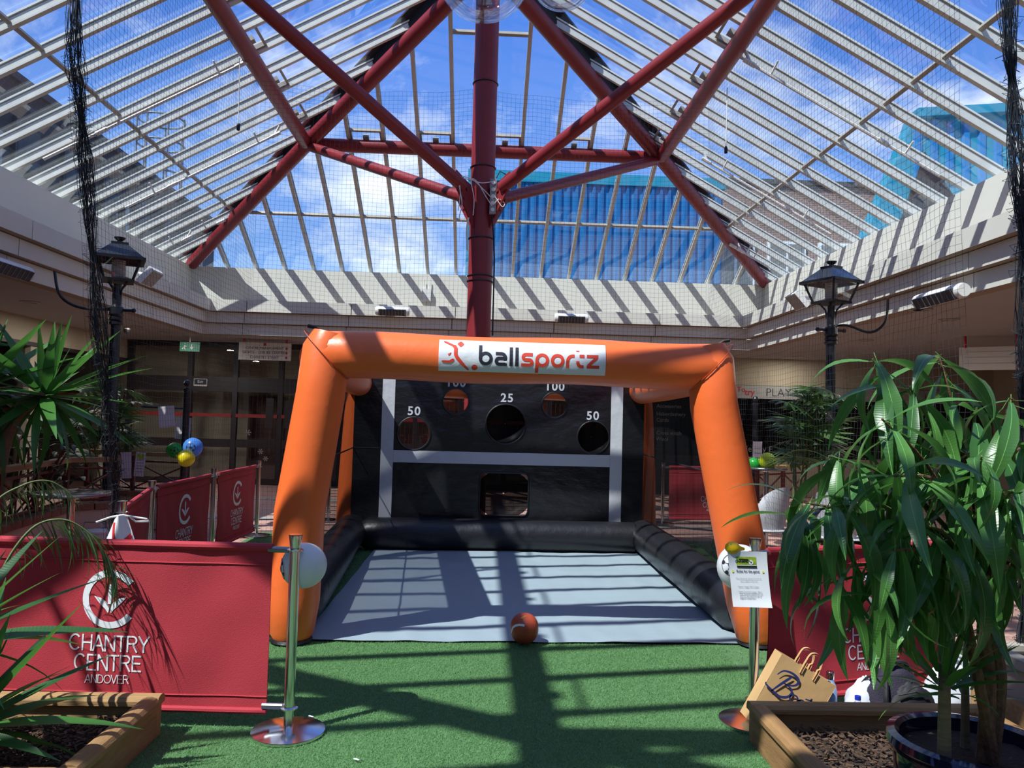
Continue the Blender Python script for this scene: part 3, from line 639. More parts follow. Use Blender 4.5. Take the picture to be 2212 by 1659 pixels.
def arch(y, xl, xr, prt, feet=True):
    for side, xs_ in ((-1, xl), (1, xr)):
        pts = [W_(xs_[0], y, .015), W_(xs_[0], y, .07), W_(xs_[1], y, .3), W_(xs_[2], y, .92), W_(xs_[3], y, 1.75), W_(xs_[3]-side*.03, y, ZB+.05), W_(xs_[3]-side*.05, y, ZB+.16)]
        rs = [.12, .155, RT, RT, RT-.004, RT-.01, .12]
        mb = MB(); mb.tube(pts, rs, 28); leg = ob('leg', mb, 'vinyl_orange', prt)
        if feet:
            mb = MB(); mb.lathe([(.14, .02), (.15, .0), (.13, -.008)], 20, W_(xs_[0], y, .012)); ob('foot_pad', mb, 'vinyl_black', leg)
            mb = MB(); p = W_(xs_[3]-side*(-.06), y-.02, ZB+.18); mb.tube([p+Vector((-.045, 0, -.02*side)), p+Vector((0, 0, .012)), p+Vector((.045, 0, .02*side))], .014, 6); ob('tie_loop', mb, 'rubber', leg)
    a, b = xl[3]+.03, xr[3]-.03
    pts = [W_(a+(b-a)*k/14, y, ZB+.008*math.sin(k*.9)) for k in range(15)]
    pts = [W_(a-.07, y, ZB)]+pts+[W_(b+.07, y, ZB)]; mb = MB(); mb.tube(pts, [.13]+[RT-.008]*15+[.13], 28); return ob('crossbeam', mb, 'vinyl_orange', prt)
XLG, XRG = (-1.30, -1.29, -1.275, -1.16), (2.07, 2.02, 1.89, 1.715)
beam = arch(5.75, XLG, XRG, G)
arch(10.12, (-1.62, -1.62, -1.60, -1.56), (2.1, 2.1, 2.08, 2.04), G, False)
for side, x0, x1 in ((-1, -1.17, -1.56), (1, 1.72, 2.04)):
    mb = MB(); mb.tube([W_(x0, 5.8, ZB-.02), W_((x0+x1)/2, 8, ZB-.03), W_(x1, 10.1, ZB-.02)], RT-.015, 24); ob('side_tube', mb, 'vinyl_orange', G)
for pts in ([W_(-1.34, 5.95, .19), W_(-1.42, 7.5, .20), W_(-1.52, 9.0, .2), W_(-1.56, 9.95, .2)], [W_(2.04, 5.95, .19), W_(2.04, 7.5, .2), W_(2.05, 9.0, .2), W_(2.06, 9.9, .2)], [W_(-1.45, 9.72, .185), W_(0, 9.74, .19), W_(1.0, 9.73, .185), W_(1.98, 9.7, .185)]):
    P = smooth_path(pts, 8); mb = MB(); n = len(P); mb.tube(P, [.13]+[.195+.002*math.sin(i*.7) for i in range(n-2)]+[.13], 24); ob('floor_tube', mb, 'vinyl_black', G)
for side, x0, x1, xa, xb in ((-1, -1.20, -1.58, -1.40, -1.62), (1, 1.75, 2.06, 2.06, 2.1)):
    mb = MB(); mb.grid(lambda u, v: W_((x0+(x1-x0)*u)*v+(xa+(xb-xa)*u)*(1-v)+side*.03*math.sin(u*5+v*3), 5.85+4.15*u, .34+(ZB-.3)*v), 14, 9); ob('side_mesh', mb, 'mesh_black', G)
    for v in (.5,):
        mb = MB(); mb.tube([W_((x0+(x1-x0)*u)*v+(xa+(xb-xa)*u)*(1-v)-side*.01, 5.85+4.15*u, .34+(ZB-.3)*v) for u in [k/8 for k in range(9)]], .008, 6); ob('seam', mb, 'vinyl_black', G)
# target sheet with real holes
YS = 9.93
def circ(x, z, r, n=40): return [(x+r*math.cos(2*PI*k/n), z+r*math.sin(2*PI*k/n)) for k in range(n)]
def rrect(x0, z0, x1, z1, r, n=6):
    o = []
    for cx, cz, a in ((x1-r, z1-r, 0), (x0+r, z1-r, 90), (x0+r, z0+r, 180), (x1-r, z0+r, 270)): o += [(cx+r*math.cos(math.radians(a+90*k/n)), cz+r*math.sin(math.radians(a+90*k/n))) for k in range(n+1)]
    return o
HOL = [(-.843, 1.402, .205), (-.333, 1.817, .163), (.298, 1.549, .25), (.912, 1.805, .16), (1.415, 1.409, .205)]
rr = rrect(-.005, .405, .608, .937, .07)
def onsheet(d=0): return lambda x, z: W_(x, YS-d, z)
outer = [(-1.585+3.645*k/24, .285+.012*math.sin(k*.8)) for k in range(25)]+[(2.06, z) for z in np.linspace(.5, 2.08, 7)]+[(2.06-3.645*k/12, 2.13) for k in range(13)]+[(-1.587, z) for z in np.linspace(2.08, .5, 7)]
vf = holed(outer, [circ(*h) for h in HOL]+[rr], 'sheet', .006)
mb = MB(); mb.add([W_(p[0], YS+p[2], p[1]) for p in vf[0]], vf[1]); sheet = ob('target_sheet', mb, 'sheet_black', G, smooth=0)
for h in HOL+[None]:
    ring = circ(*h, 48) if h else rr
    mb = MB(); mb.tube([onsheet(.008)(*p) for p in ring+[ring[0]]], .011, 8, False); ob('hole_rim', mb, 'vinyl_black', sheet)
def tape(x0, z0, x1, z1):
    mb = MB(); f = onsheet(.012); nx = max(2, int((x1-x0)/.08)); nz = max(2, int((z1-z0)/.08)); mb.grid(lambda u, v: f(x0+(x1-x0)*u, z0+(z1-z0)*v), nx, nz)
    return ob('goal_line', mb, 'tape_white', sheet)
tape(-1.245, .29, -1.09, 2.1); tape(1.632, .30, 1.785, 2.1); tape(-1.088, 1.04, 1.630, 1.19)
for tx, x, z in (('50', -.85, 1.632), ('100', -.34, 2.003), ('25', .307, 1.828), ('100', .908, 1.990), ('50', 1.40, 1.634)):
    w = .15
    for i, chh in enumerate(tx):
        ob('number', put2d(text2d(chh, w, .0035), lambda a, b: onsheet(.012)(x+a+(i-(len(tx)-1)/2)*.087, z+b)), 'tape_white', sheet, smooth=0)
for z, x0, x1 in ((1.21, -1.57, -1.26), (1.13, 1.8, 2.05), (.72, 1.8, 2.05)):
    mb = MB(); mb.tube([onsheet(.006)(x0+(x1-x0)*k/4, z) for k in range(5)], .006, 6); ob('seam', mb, 'vinyl_black', sheet)
for x, z, rx, rz in ((.298, 1.549, .27, .27), (1.415, 1.409, .22, .22), (.30, .67, .36, .31)):      # black catch pockets hanging behind three openings
    mb = MB(); mb.grid(lambda u, v: W_(x+rx*math.cos(2*PI*u)*math.cos(PI/2*v*.98), YS+.02+.16*math.sin(PI/2*v), z+rz*math.sin(2*PI*u)*math.cos(PI/2*v*.98)), 24, 6, True); ob('catch_pocket', mb, 'pocket', sheet)
# ground sheet
mb = MB()
def gs(u, v):
    x = -1.24+3.27*u; y = 5.745+4.0*v; h = .012+.011*noise.noise((x*1.7, y*2.6, .3))+.007*noise.noise((x*5, y*1.6+x*3, 4.2))
    e_ = .006*math.sin(x*9)+.012*noise.noise((x*2, 7, 1)) if v == 0 else 0
    return W_(x, y+e_, max(.003, h if v > 0 else .004+max(0, h*.7)))
mb.grid(gs, 90, 110); ob('ground_sheet', mb, 'mat_grey', G, smooth=60)
# printed banner on the beam
RB = RT-.008+.006
def onbeam(d=0):
    def f(u, v):
        ph = -.60+v/RB; return W_(-.318+u, 5.75-(RB+d)*math.cos(ph), ZB+(RB+d)*math.sin(ph))
    return f
BH = .242; mb = MB(); f = onbeam(); mb.grid(lambda u, v: f(1.19*u, BH*v), 40, 14); ban = ob('logo_banner', mb, 'banner_white', G)
def bz(zx, zy): return ((zx-48)/5.82*.00326, BH-(zy-30-(zx-48)*.022)/405*BH)
def art(vf, m, name, par, fn):
    return ob(name, put2d(vf, fn), m, par, smooth=0)
fb = onbeam(.002)
def dens(path, n=5):
    Q = []
    for a, b in zip(path, path[1:]): Q += [(a[0]+(b[0]-a[0])*k/n, a[1]+(b[1]-a[1])*k/n) for k in range(n)]
    return Q+[path[-1]]
art(ribbon2d(dens([bz(108, 62), bz(180, 98), bz(245, 132), bz(262, 160), bz(262, 235), bz(285, 275), bz(350, 345), bz(428, 422)], 3), [.010]*1+[.016]*5+[.026]*9+[.026, .024, .024, .022, .018, .016, .010]), 'print_red', 'logo_figure', ban, fb)
def disc2d(c, r, n=24, rot=0, k=2):
    vs = [(c[0], c[1], 0)]
    for i in range(n):
        a = 2*PI*i/n; q = (abs(math.cos(a))**k+abs(math.sin(a))**k)**(1/k)
        x, y = r*math.cos(a)/q, r*math.sin(a)/q; vs.append((c[0]+x*math.cos(rot)-y*math.sin(rot), c[1]+x*math.sin(rot)+y*math.cos(rot), 0))
    return vs, [(0, 1+i, 1+(i+1) % n) for i in range(n)]
art(disc2d(bz(322, 100), .019, 24, .75, 4), 'print_red', 'logo_head', ban, fb); art(disc2d(bz(503, 388), .0215), 'print_red', 'logo_ball', ban, fb)
art(ribbon2d(dens([bz(90, 315), bz(190, 320), bz(245, 290)], 4), [.012]+[.016]*3+[.02]*4+[.004]), 'print_red', 'logo_leg', ban, fb)
art(ribbon2d(dens([bz(168, 240), bz(188, 230), bz(206, 210)], 3), [.012, .014, .014, .013, .01, .006, .002]), 'print_red', 'logo_arm', ban, fb)
GL = {'b': ([arc(.5, .5, .38, 0, 360, 32), [(.12, .5), (.12, 1.5)]], 1.0), 'a': ([[(.1, .88), (.5, .88)]+arc(.5, .58, .3, 90, 0, 8)+[(.8, 0)], [(.8, .55), (.4, .55)]+arc(.36, .335, .215, 90, 270, 10)+[(.8, .12)]], .98), 'l': ([[(.12, 0), (.12, 1.4)]], .30),
      's': ([[(.84, .88), (.34, .88)]+arc(.34, .69, .19, 90, 270, 8)+[(.6, .5)]+arc(.6, .31, .19, 90, -90, 8)+[(.02, .12)]], .92), 'p': ([arc(.5, .5, .38, 0, 360, 32), [(.12, .5), (.12, -.45)]], 1.0), 'o': ([arc(.5, .5, .38, 0, 360, 32)], 1.0),
      'r': ([[(.12, 0), (.12, .5)]+arc(.5, .5, .38, 180, 90, 8)+[(.62, .88)]], .62), 't': ([[(.12, 1.3), (.12, .42)]+arc(.42, .42, .3, 180, 270, 8)+[(.56, .12)], [(.24, .88), (.6, .88)]], .64), 'z': ([[(.02, .88), (.86, .88)], [(.76, .80), (.14, .20)], [(.02, .12), (.94, .12)]], .95)}
u0 = bz(553, 0)[0]; sc = .0985
for i, chh in enumerate('ballsportz'):
    st, adv = GL[chh]; vs, fs = [], []
    for path in st:
        P = [(u0+p[0]*sc, .052-(u0-.29)*.0+p[1]*sc) for p in path]; cl = abs(P[0][0]-P[-1][0])+abs(P[0][1]-P[-1][1]) < 1e-6
        if cl: P = P[:-1]
        if len(P) < 6: P = dens(P, 5)
        v2, f2 = ribbon2d(P, .235*sc, cl); o_ = len(vs); vs += v2; fs += [tuple(k+o_ for k in q) for q in f2]
    art((vs, fs), 'print_ink' if i < 4 else 'print_red', 'letter', ban, fb); u0 += (adv+.115)*sc

mat('seam_orange', C(170, 66, 30), .5)
for side, xc_ in ((-1, XLG[3]+.0), (1, XRG[3]-.0)):
    mb = MB(); mb.tube([W_(xc_-side*.03+side*.9*RT*math.sin(a), 5.75-(RT+.001)*math.cos(a), ZB+(RT-.006)*math.sin(a)) for a in [2*PI*k/40 for k in range(41)]], .0035, 5, False); ob('seam', mb, 'seam_orange', G)

# ------------------------------------------------------------------ cafe barriers
GC = {'C': ([arc(.40, .5, .34, 42, 318, 22, .455)], .80), 'H': ([[(.09, 0), (.09, 1)], [(.66, 0), (.66, 1)], [(.09, .5), (.66, .5)]], .75), 'A': ([[(.02, 0), (.36, 1)], [(.36, 1), (.70, 0)], [(.14, .34), (.58, .34)]], .72),
      'N': ([[(.09, 0), (.09, 1)], [(.11, .97), (.64, .03)], [(.66, 0), (.66, 1)]], .75), 'T': ([[(.02, .95), (.62, .95)], [(.32, 0), (.32, .95)]], .64), 'R': ([[(.09, 0), (.09, 1)], [(.09, .955), (.42, .955)]+arc(.42, .737, .218, 90, -90, 10)+[(.09, .52)], [(.40, .52), (.68, 0)]], .75),
      'Y': ([[(.02, 1), (.34, .44)], [(.34, .44), (.66, 1)], [(.34, 0), (.34, .48)]], .68), 'E': ([[(.09, 0), (.09, 1)], [(.09, .95), (.62, .95)], [(.09, .52), (.58, .52)], [(.09, .05), (.64, .05)]], .68),
      'D': ([[(.09, 0), (.09, 1)], [(.09, .952), (.34, .952)]+arc(.34, .5, .34, 90, -90, 14, .452)+[(.09, .048)]], .76), 'O': ([arc(.42, .5, .37, 0, 360, 30, .455)], .84), 'V': ([[(.02, 1), (.34, 0)], [(.34, 0), (.66, 1)]], .68), 'P': ([[(.09, 0), (.09, 1)], [(.09, .955), (.42, .955)]+arc(.42, .707, .248, 90, -90, 10)+[(.09, .46)]], .70), 'L': ([[(.09, 0), (.09, 1)], [(.09, .05), (.58, .05)]], .60)}
def caps(s_, h, w, m, par, fn):
    tot = sum(GC[c_][1] for c_ in s_)*h; x = -tot/2
    for c_ in s_:
        vs, fs = [], []
        for path in GC[c_][0]:
            P = [(x+p[0]*h, p[1]*h) for p in path]; cl = abs(P[0][0]-P[-1][0])+abs(P[0][1]-P[-1][1]) < 1e-6
            if cl: P = P[:-1]
            elif len(P) == 2: P = dens(P, 4)
            v2, f2 = ribbon2d(P, w*h, cl); o_ = len(vs); vs += v2; fs += [tuple(k+o_ for k in q) for q in f2]
        ob('letter', put2d((vs, fs), fn), m, par, smooth=0); x += GC[c_][1]*h

mat('cloth_red', C(178, 48, 60), .8, bump=.2, bscale=220, var=.06, vscale=3); mat('cloth_print', C(232, 234, 238), .7); mat('alu', C(150, 152, 156), .35, .9)
def post(label, x, y, h=.99, group='chrome barrier posts'):
    R = thing('barrier_post', label, 'post', (x, y, 0), group); c = (x, y, 0)
    mb = MB(); mb.lathe([(.182, .0), (.184, .008), (.182, .014), (.12, .026), (.05, .034), (.03, .036)], 48, c); ob('base', mb, 'chrome', R)
    mb = MB(); mb.lathe([(.0235, .03), (.0235, .12)], 20, c); ob('stub', mb, 'chrome', R)
    mb = MB(); mb.lathe([(.0265, .12), (.0265, h-.075)], 24, c); ob('pole', mb, 'chrome', R)
    for z in (.115, h-.085):
        mb = MB(); mb.lathe([(.03, 0), (.044, .004), (.044, .010), (.03, .014)], 24, (x, y, z)); ob('collar', mb, 'chrome', R)
    mb = MB(); mb.lathe([(.025, h-.072), (.034, h-.006), (.033, h), (.001, h)], 28, c); ob('cap', mb, 'chrome', R)
    return R
def barrier(label, a, b, z0=.075, z1=.925, full=True, cx=0, amp=.012, flip=False):
    """cloth banner stretched between two ground points"""
    A, B = Vector((*a, 0)), Vector((*b, 0)); u = (B-A).normalized(); n = Vector((u.y, -u.x, 0)); L = (B-A).length
    R = thing('banner', label, 'banner', A+u*(L/2), 'red banners round the pitch')
    def P(s, z, d=0):
        w = amp*math.sin(s*7+z*2)*math.sin(PI*min(1, max(0, (z-z0)/(z1-z0))))+amp*.8*noise.noise((s*5, z*4, a[0]))
        return A+u*s+n*(d+w)+Vector((0, 0, z))
    mb = MB(); mb.grid(lambda i, j: P(L*i, z0+(z1-z0)*j), int(L/.035), 26); nv = len(mb.v)
    mb.grid(lambda i, j: P(L*(1-i), z0+(z1-z0)*j, -.006), int(L/.035), 26); ob('cloth', mb, 'cloth_red', R, smooth=60)
    for z, t in ((z1-.012, .022), (z0+.012, .018)):
        mb = MB(); mb.tube([P(L*k/12, z, -.003) for k in range(13)], t, 10); ob('hem', mb, 'cloth_red', R)
    for z in (z1-.10, z0+.085):
        mb = MB(); mb.tube([P(L*k/30, z, .002) for k in range(31)], .004, 5); ob('stitch_line', mb, 'cloth_red', R)
    for s in (0, L):
        for z in (z1-.02, z0+.04):
            sg = 1 if s == 0 else -1; p = A+u*s+Vector((0, 0, z)); mb = MB(); mb.tube([p-u*sg*.085, p+u*sg*.02], .016, 10); ob('rail_end', mb, 'alu', R)
    if full:
        M = L/2+cx; f = lambda x, y: P(M+x, y, .0028)
        zc = z0+.556
        art(ribbon2d(arc(0, zc, .132, 38, 322, 44), .034), 'cloth_print', 'logo_ring', R, f)
        art(ribbon2d([(.0, zc+.075), (.0, zc-.025)], .022), 'cloth_print', 'logo_stem', R, f)
        for sg in (-1, 1): art(ribbon2d([(sg*.008, zc-.068), (sg*.012, zc-.045), (sg*.03, zc-.025), (sg*.055, zc-.005), (sg*.085, zc+.012)], [.004, .024, .03, .024, .002]), 'cloth_print', 'logo_leaf', R, f)
        for tx, z, sz in (('CHANTRY', z0+.290, .083), ('CENTRE', z0+.192, .083), ('ANDOVER', z0+.130, .044)):
            caps(tx, sz, .105, 'cloth_print', R, lambda x, y, z=z: f(x, y+z))
    return R
post('chrome post carrying the white balloon beside the left red banner', -.930, 4.085)
post('chrome post behind the paper rules notice', 1.515, 4.30)
post('chrome post at the back end of the left banner row', -2.91, 10.52, .98); post('chrome post between the two left side banners', -2.93, 8.84, .98); post('chrome post with a dangling tie nearest on the left side row', -2.90, 7.13, .98)
post('chrome post topped by the red-cross flag', -2.43, 5.495, .98); post('chrome post at the outer end of the right foreground banner', 3.02, 4.83, .98)
barrier('red Chantry Centre banner in the left foreground', (-2.69, 4.20), (-1.055, 4.125))
barrier('red Chantry Centre banner in the right foreground behind the bags', (1.60, 4.345), (2.95, 4.80), cx=.05, amp=.022)
barrier('red Chantry Centre banner furthest back on the left side', (-2.925, 8.97), (-2.912, 10.40)); barrier('red Chantry Centre banner in the middle of the left side', (-2.905, 7.26), (-2.925, 8.72))
barrier('red banner end seen edge-on at the left side', (-2.47, 5.62), (-2.87, 7.03), full=False)
barrier('red Chantry Centre banner seen through the right side mesh', (3.05, 12.7), (4.55, 12.85)); post('chrome post beyond the right side mesh', 2.95, 12.69)
post('chrome post just past the left inflatable leg', -2.3, 12.2)

# ------------------------------------------------------------------ balloons, ball, notice
mat('balloon_white', C(226, 228, 232), .3, transl=.25); mat('balloon_green', C(40, 170, 60), .3, transl=.25); mat('balloon_blue', C(80, 140, 215), .3, transl=.25)
mat('balloon_yellow', C(235, 215, 30), .3, transl=.25); mat('tennis', C(205, 225, 30), .4, transl=.2); mat('ball_brown', C(172, 72, 46), .5, bump=.15, bscale=120); mat('paper', C(232, 236, 242), .7)
mat('yellow_rubber', C(250, 205, 20), .35)
def balloon(name, label, c, r, m, ball=None, knot=(0, 0, -1), seen=None, group='party balloons', sq=1.12):
    c = Vector(c); R = thing(name, label, 'balloon', c-Vector((0, 0, r)), group); k = Vector(knot).normalized()
    pr = []
    for i in range(1, 24):
        a = PI*i/24; rr_ = r*math.sin(a)*(1-.12*max(0, -math.cos(a))**2); pr.append((rr_, -r*sq*math.cos(a)))
    mb = MB(); mb.lathe([(.004, -r*sq*1.02)]+pr+[(.004, r*sq)], 32, c, -k); ob('skin', mb, m, R)
    mb = MB(); mb.lathe([(.006, 0), (.016, .02), (.004, .022)], 10, c+k*r*sq, k); ob('knot', mb, m, R)
    if ball:                                                     # printed football on the side facing `ball`
        d = Vector(ball).normalized(); s1 = d.orthogonal().normalized(); s2 = d.cross(s1)
        def onb(x, y):
            q = (d+s1*x+s2*y).normalized(); return c+q*(r*1.015)*(1+ (sq-1)*abs(q.dot(k))**1)
        art(ribbon2d(arc(0, 0, .5, 0, 360, 30)[:-1], .035, True), 'print_ink', 'printed_ring', R, onb)
        def pen(cx, cy, rr_, ro): return [(cx, cy, 0)]+[(cx+rr_*math.cos(ro+2*PI*j/5), cy+rr_*math.sin(ro+2*PI*j/5), 0) for j in range(5)], [(0, 1+j, 1+(j+1) % 5) for j in range(5)]
        art(pen(0, 0, .17, PI/2), 'print_ink', 'printed_patch', R, onb)
        for j in range(5):
            a = PI/2+2*PI*j/5; art(pen(.42*math.cos(a), .42*math.sin(a), .11, a), 'print_ink', 'printed_patch', R, onb); art(ribbon2d([(.17*math.cos(a), .17*math.sin(a)), (.34*math.cos(a), .34*math.sin(a))], .02), 'print_ink', 'printed_seam', R, onb)
    return R
balloon('balloon', 'white football balloon tied to the left chrome post', at(657, 1222, 4.2), .118, 'balloon_white', (-1, -.35, -.12), (-.3, -.6, .7), sq=1.02)
balloon('balloon', 'white football balloon half hidden by the rules notice', at(1598, 1226, 4.42), .128, 'balloon_white', (-.5, -.6, .2), (.3, -.5, .6), sq=1.02)
yb_ = 10.65
balloon('balloon', 'green balloon behind the black sign post', at(378, 973, yb_+.12), .105, 'balloon_green', (.3, -1, 0), (1, 0, -.2))
balloon('balloon', 'blue balloon printed with a football by the sign post', at(417, 966, yb_+.05), .128, 'balloon_blue', (.1, -1, 0), (-1, 0, -.4), sq=1.0)
balloon('balloon', 'yellow balloon below the blue one on the sign post', at(402, 990, yb_-.15), .112, 'balloon_yellow', None, (-1, 0, .2), sq=1.0)
balloon('balloon', 'lime yellow balloon resting over the tall table', at(1658, 996, 10.5), .115, 'tennis', (.7, -1, 0), (0, 0, -1), sq=1.0)
balloon('balloon', 'small green balloon edge beside the lime one', at(1629, 1002, 10.62), .085, 'balloon_green', None, (1, 0, -.2))
R = thing('smiley_balloon', 'limp yellow smiling balloon lying on the notice top', 'balloon', at(1590, 1186, 4.2)); mb = MB(); p0, p1 = at(1569, 1182, 4.19), at(1607, 1186, 4.22)
d = (p1-p0); prf = [(0, .006), (.04, .02), (.16, .03), (.36, .034), (.55, .028), (.75, .015), (.9, .010), (1, .008)]
mb.tube([p0+d*t for t, _ in prf], [r for _, r in prf], 18); body = ob('body', mb, 'yellow_rubber', R)
n_ = Vector((-.1, -.75, .65)).normalized(); c0 = p0+d*.42
mb = MB(); mb.tube([c0+n_*.034+d*(.2*math.cos(a))+Vector((0, -.012, .008))*(-math.sin(a)) for a in [PI*k/8 for k in range(9)]], .0018, 5); ob('printed_smile', mb, 'print_ink', body)
# ball on the ground sheet
bc = Vector((.345, 5.70, .118)); R = thing('toy_ball', 'brown foam ball with white stripes on the edge of the ground sheet', 'ball', bc-Vector((0, 0, .11)))
def onball(x, y, rr_=.1):
    a = x; e_ = y; k = 1+.05*abs(math.sin(2*e_)); return bc+Vector((rr_*math.sin(a)*math.cos(e_), -rr_*math.cos(a)*math.cos(e_), rr_*1.05*math.sin(e_)))*k
mb = MB(); mb.grid(lambda u, v: onball(2*PI*u, -PI/2+.02+(PI-.04)*v), 40, 24, True); ob('skin', mb, 'ball_brown', R)
st = [(-1.15, -.25), (-1.1, .0), (-.98, .18), (-.75, .34), (-.45, .42), (-.2, .43), (-.05, .40)]
art(ribbon2d(dens(st, 3), [.04, .09, .12]+[.15]*15+[.12]), 'banner_white', 'stripe', R, lambda x, y: onball(x, y, .1012))
art(ribbon2d(dens([(-.5, .85), (-.2, 1.0), (.1, 1.12)], 4), .05), 'balloon_yellow', 'stripe', R, lambda x, y: onball(x, y, .1012))
# rules notice (A4 sheet hung on the post)
tl, tr, bl_, br_ = [at(*q, 4.19) for q in ((1571, 1190), (1656, 1192), (1583, 1310), (1668, 1313))]
def onpaper(d=0):
    def f(x, y):
        p = (tl*(1-x)+tr*x)*(1-y)+(bl_*(1-x)+br_*x)*y; return p+Vector((0, -d+.012*math.sin(y*3)*(x-.4)-.010*max(0, y-.85)*4, 0))
    return f
R = thing('rules_notice', 'white A4 rules notice with green picture hung on the right chrome post', 'notice', bl_)
mb = MB(); fp = onpaper(); mb.grid(lambda u, v: fp(u, v), 10, 14); 
hole = MB(); mb.grid(lambda u, v: fp(1-u, v)+Vector((0, .0006, 0)), 10, 14); ob('sheet', mb, 'paper', R)
mat('pic_green', C(70, 150, 50), .6, var=.6, vscale=30, col2=C(200, 205, 40)); mat('text_grey', C(110, 112, 130), .7); mat('star_yellow', C(235, 235, 60), .6); mat('text_dark', C(72, 74, 96), .7)
fq = onpaper(.002); fr_ = onpaper(.0035)
mb = MB(); mb.grid(lambda u, v: fq(.20+.51*u, .10+.185*v), 6, 4); pic = ob('picture', mb, 'pic_green', R)
mb = MB(); mb.grid(lambda u, v: fr_(.20+.51*u, .262+.028*v), 6, 2); ob('picture_band', mb, 'ink', pic)
mb = MB(); mb.grid(lambda u, v: fr_(.22+.49*u, .246+.012*v), 6, 2); ob('picture_line', mb, 'paper', pic)
def ptext(s_, x, y, sz, m, bold=0, al='CENTER'): art(text2d(s_, sz, bold, al), m, 'lettering', R, lambda a, b: fr_(x+a/.213, y-b/.297))
ptext('CHAMPION?', .39, .20, .017, 'ink', .0006); mb = MB(); mb.grid(lambda u, v: fr_(.27+.24*u, .135+.02*v), 5, 2); ob('picture_line', mb, 'ink', pic)
art(disc2d((0, 0), .013, 16), 'paper', 'printed_ball', pic, lambda a, b: fr_(.57+a/.213, .195-b/.297)); art(disc2d((0, 0), .004, 5), 'ink', 'printed_ball_patch', pic, lambda a, b: onpaper(.005)(.57+a/.213, .195-b/.297))
ptext('Rules for the game', .47, .372, .0165, 'text_dark', .0004)
for tx, y in (('One minute per person to score as', .495), ('many targets as you can.', .54)): ptext(tx, .47, y, .0098, 'text_grey')
for tx, y in (('\u2022 Score 1 target: Win a prize!', .645), ('\u2022 Score 2 or more targets. Win a', .735), ('   prize, PLUS be entered into our', .775), ('   draw for the chance to win an', .815), ('   England Football Shirt.', .855)): ptext(tx, .16, y, .0098, 'text_grey', .0001, 'LEFT')
for x in (.08, .86):
    vs = [(0, 0, 0)]+[((.009 if j % 2 == 0 else .004)*math.sin(j*PI/5), (.009 if j % 2 == 0 else .004)*math.cos(j*PI/5), 0) for j in range(10)]
    art((vs, [(0, 1+j, 1+(j+1) % 10) for j in range(10)]), 'star_yellow', 'printed_star', R, lambda a, b: fr_(x+a/.213, .36-b/.297))
# red-cross flag tied under the cap of a post
R = thing('cross_flag', 'white flag with red cross tied below a chrome cap', 'flag', (-2.43, 5.45, .5)); cf = Vector((-2.43, 5.50, 0))
def onflag(d=0):
    def f(a, z): 
        w = .03+(.90-z)*.36; x = (a-.5)*2*w; return cf+Vector((x+.02, -.05-d-.04*math.cos((a-.5)*PI)+.012*math.sin(a*9), z))
    return f
mb = MB(); fg = onflag(); mb.grid(lambda u, v: fg(u, .5+.39*v), 12, 10); mb.grid(lambda u, v: fg(1-u, .5+.39*v)+Vector((0, .003, 0)), 12, 10); ob('cloth', mb, 'cloth_print', R)
fgr = onflag(.004); mat('cross_red', C(205, 40, 42), .7)
art(ribbon2d(dens([(.15, .82), (.3, .76), (.48, .70)], 4), [.05]*9), 'cross_red', 'cross_arm', R, lambda x, z: fgr(x, z)); 
mb = MB(); mb.grid(lambda u, v: fgr(.02+.32*v+.16*u, .84-.15*v), 4, 8); ob('cross_arm', mb, 'cross_red', R); mb = MB(); mb.grid(lambda u, v: onflag(.006)(.95-.5*v, .775-.085*v-.035*u), 4, 8); ob('cross_arm', mb, 'cross_red', R)
mb = MB(); mb.tube([cf+Vector(p) for p in ((-.14, -.06, .84), (-.05, -.05, .875), (.03, -.05, .89), (.1, -.06, .882), (.2, -.07, .87), (.21, -.07, .855), (.12, -.06, .85), (.07, -.05, .885))], .007, 6); ob('tie_strip', mb, 'white_plastic', R)
# ------------------------------------------------------------------ artificial turf pile (uncountable)
mat('turf', C(128, 168, 112), .8, var=.45, vscale=90, spec=.25, col2=C(84, 132, 82), transl=.35)
def blades(n, x0, x1, y0, y1, h, w):
    x = rng.uniform(x0, x1, n); y = rng.uniform(y0, y1, n); a = rng.uniform(0, 2*PI, n); hh = h*rng.uniform(.5, 1.1, n)
    lx = rng.normal(0, .008, n); ly = rng.normal(0, .008, n); V = np.empty((n, 3, 3))
    V[:, 0] = np.stack([x-w*np.cos(a), y-w*np.sin(a), np.full(n, -.006)], 1); V[:, 1] = np.stack([x+w*np.cos(a), y+w*np.sin(a), np.full(n, -.006)], 1); V[:, 2] = np.stack([x+lx, y+ly, hh-.004], 1); return V
V = np.concatenate([blades(210000, -2.1, 1.75, 3.2, 5.76, .012, .0026), blades(30000, -2.9, -1.0, 5.76, 10.8, .012, .005), blades(16000, 1.75, 3.2, 4.2, 10.8, .012, .005)])
me = bpy.data.meshes.new('artificial_turf'); nv = V.shape[0]*3
me.vertices.add(nv); me.vertices.foreach_set('co', V.reshape(-1)); me.loops.add(nv); me.loops.foreach_set('vertex_index', np.arange(nv, dtype=np.int32))
me.polygons.add(nv//3); me.polygons.foreach_set('loop_start', np.arange(0, nv, 3, dtype=np.int32)); me.polygons.foreach_set('loop_total', np.full(nv//3, 3, np.int32)); me.update(calc_edges=True); me.validate()
ob('artificial_turf', me, 'turf', label='short green artificial grass pile covering the pitch', cat='grass', kind='stuff')

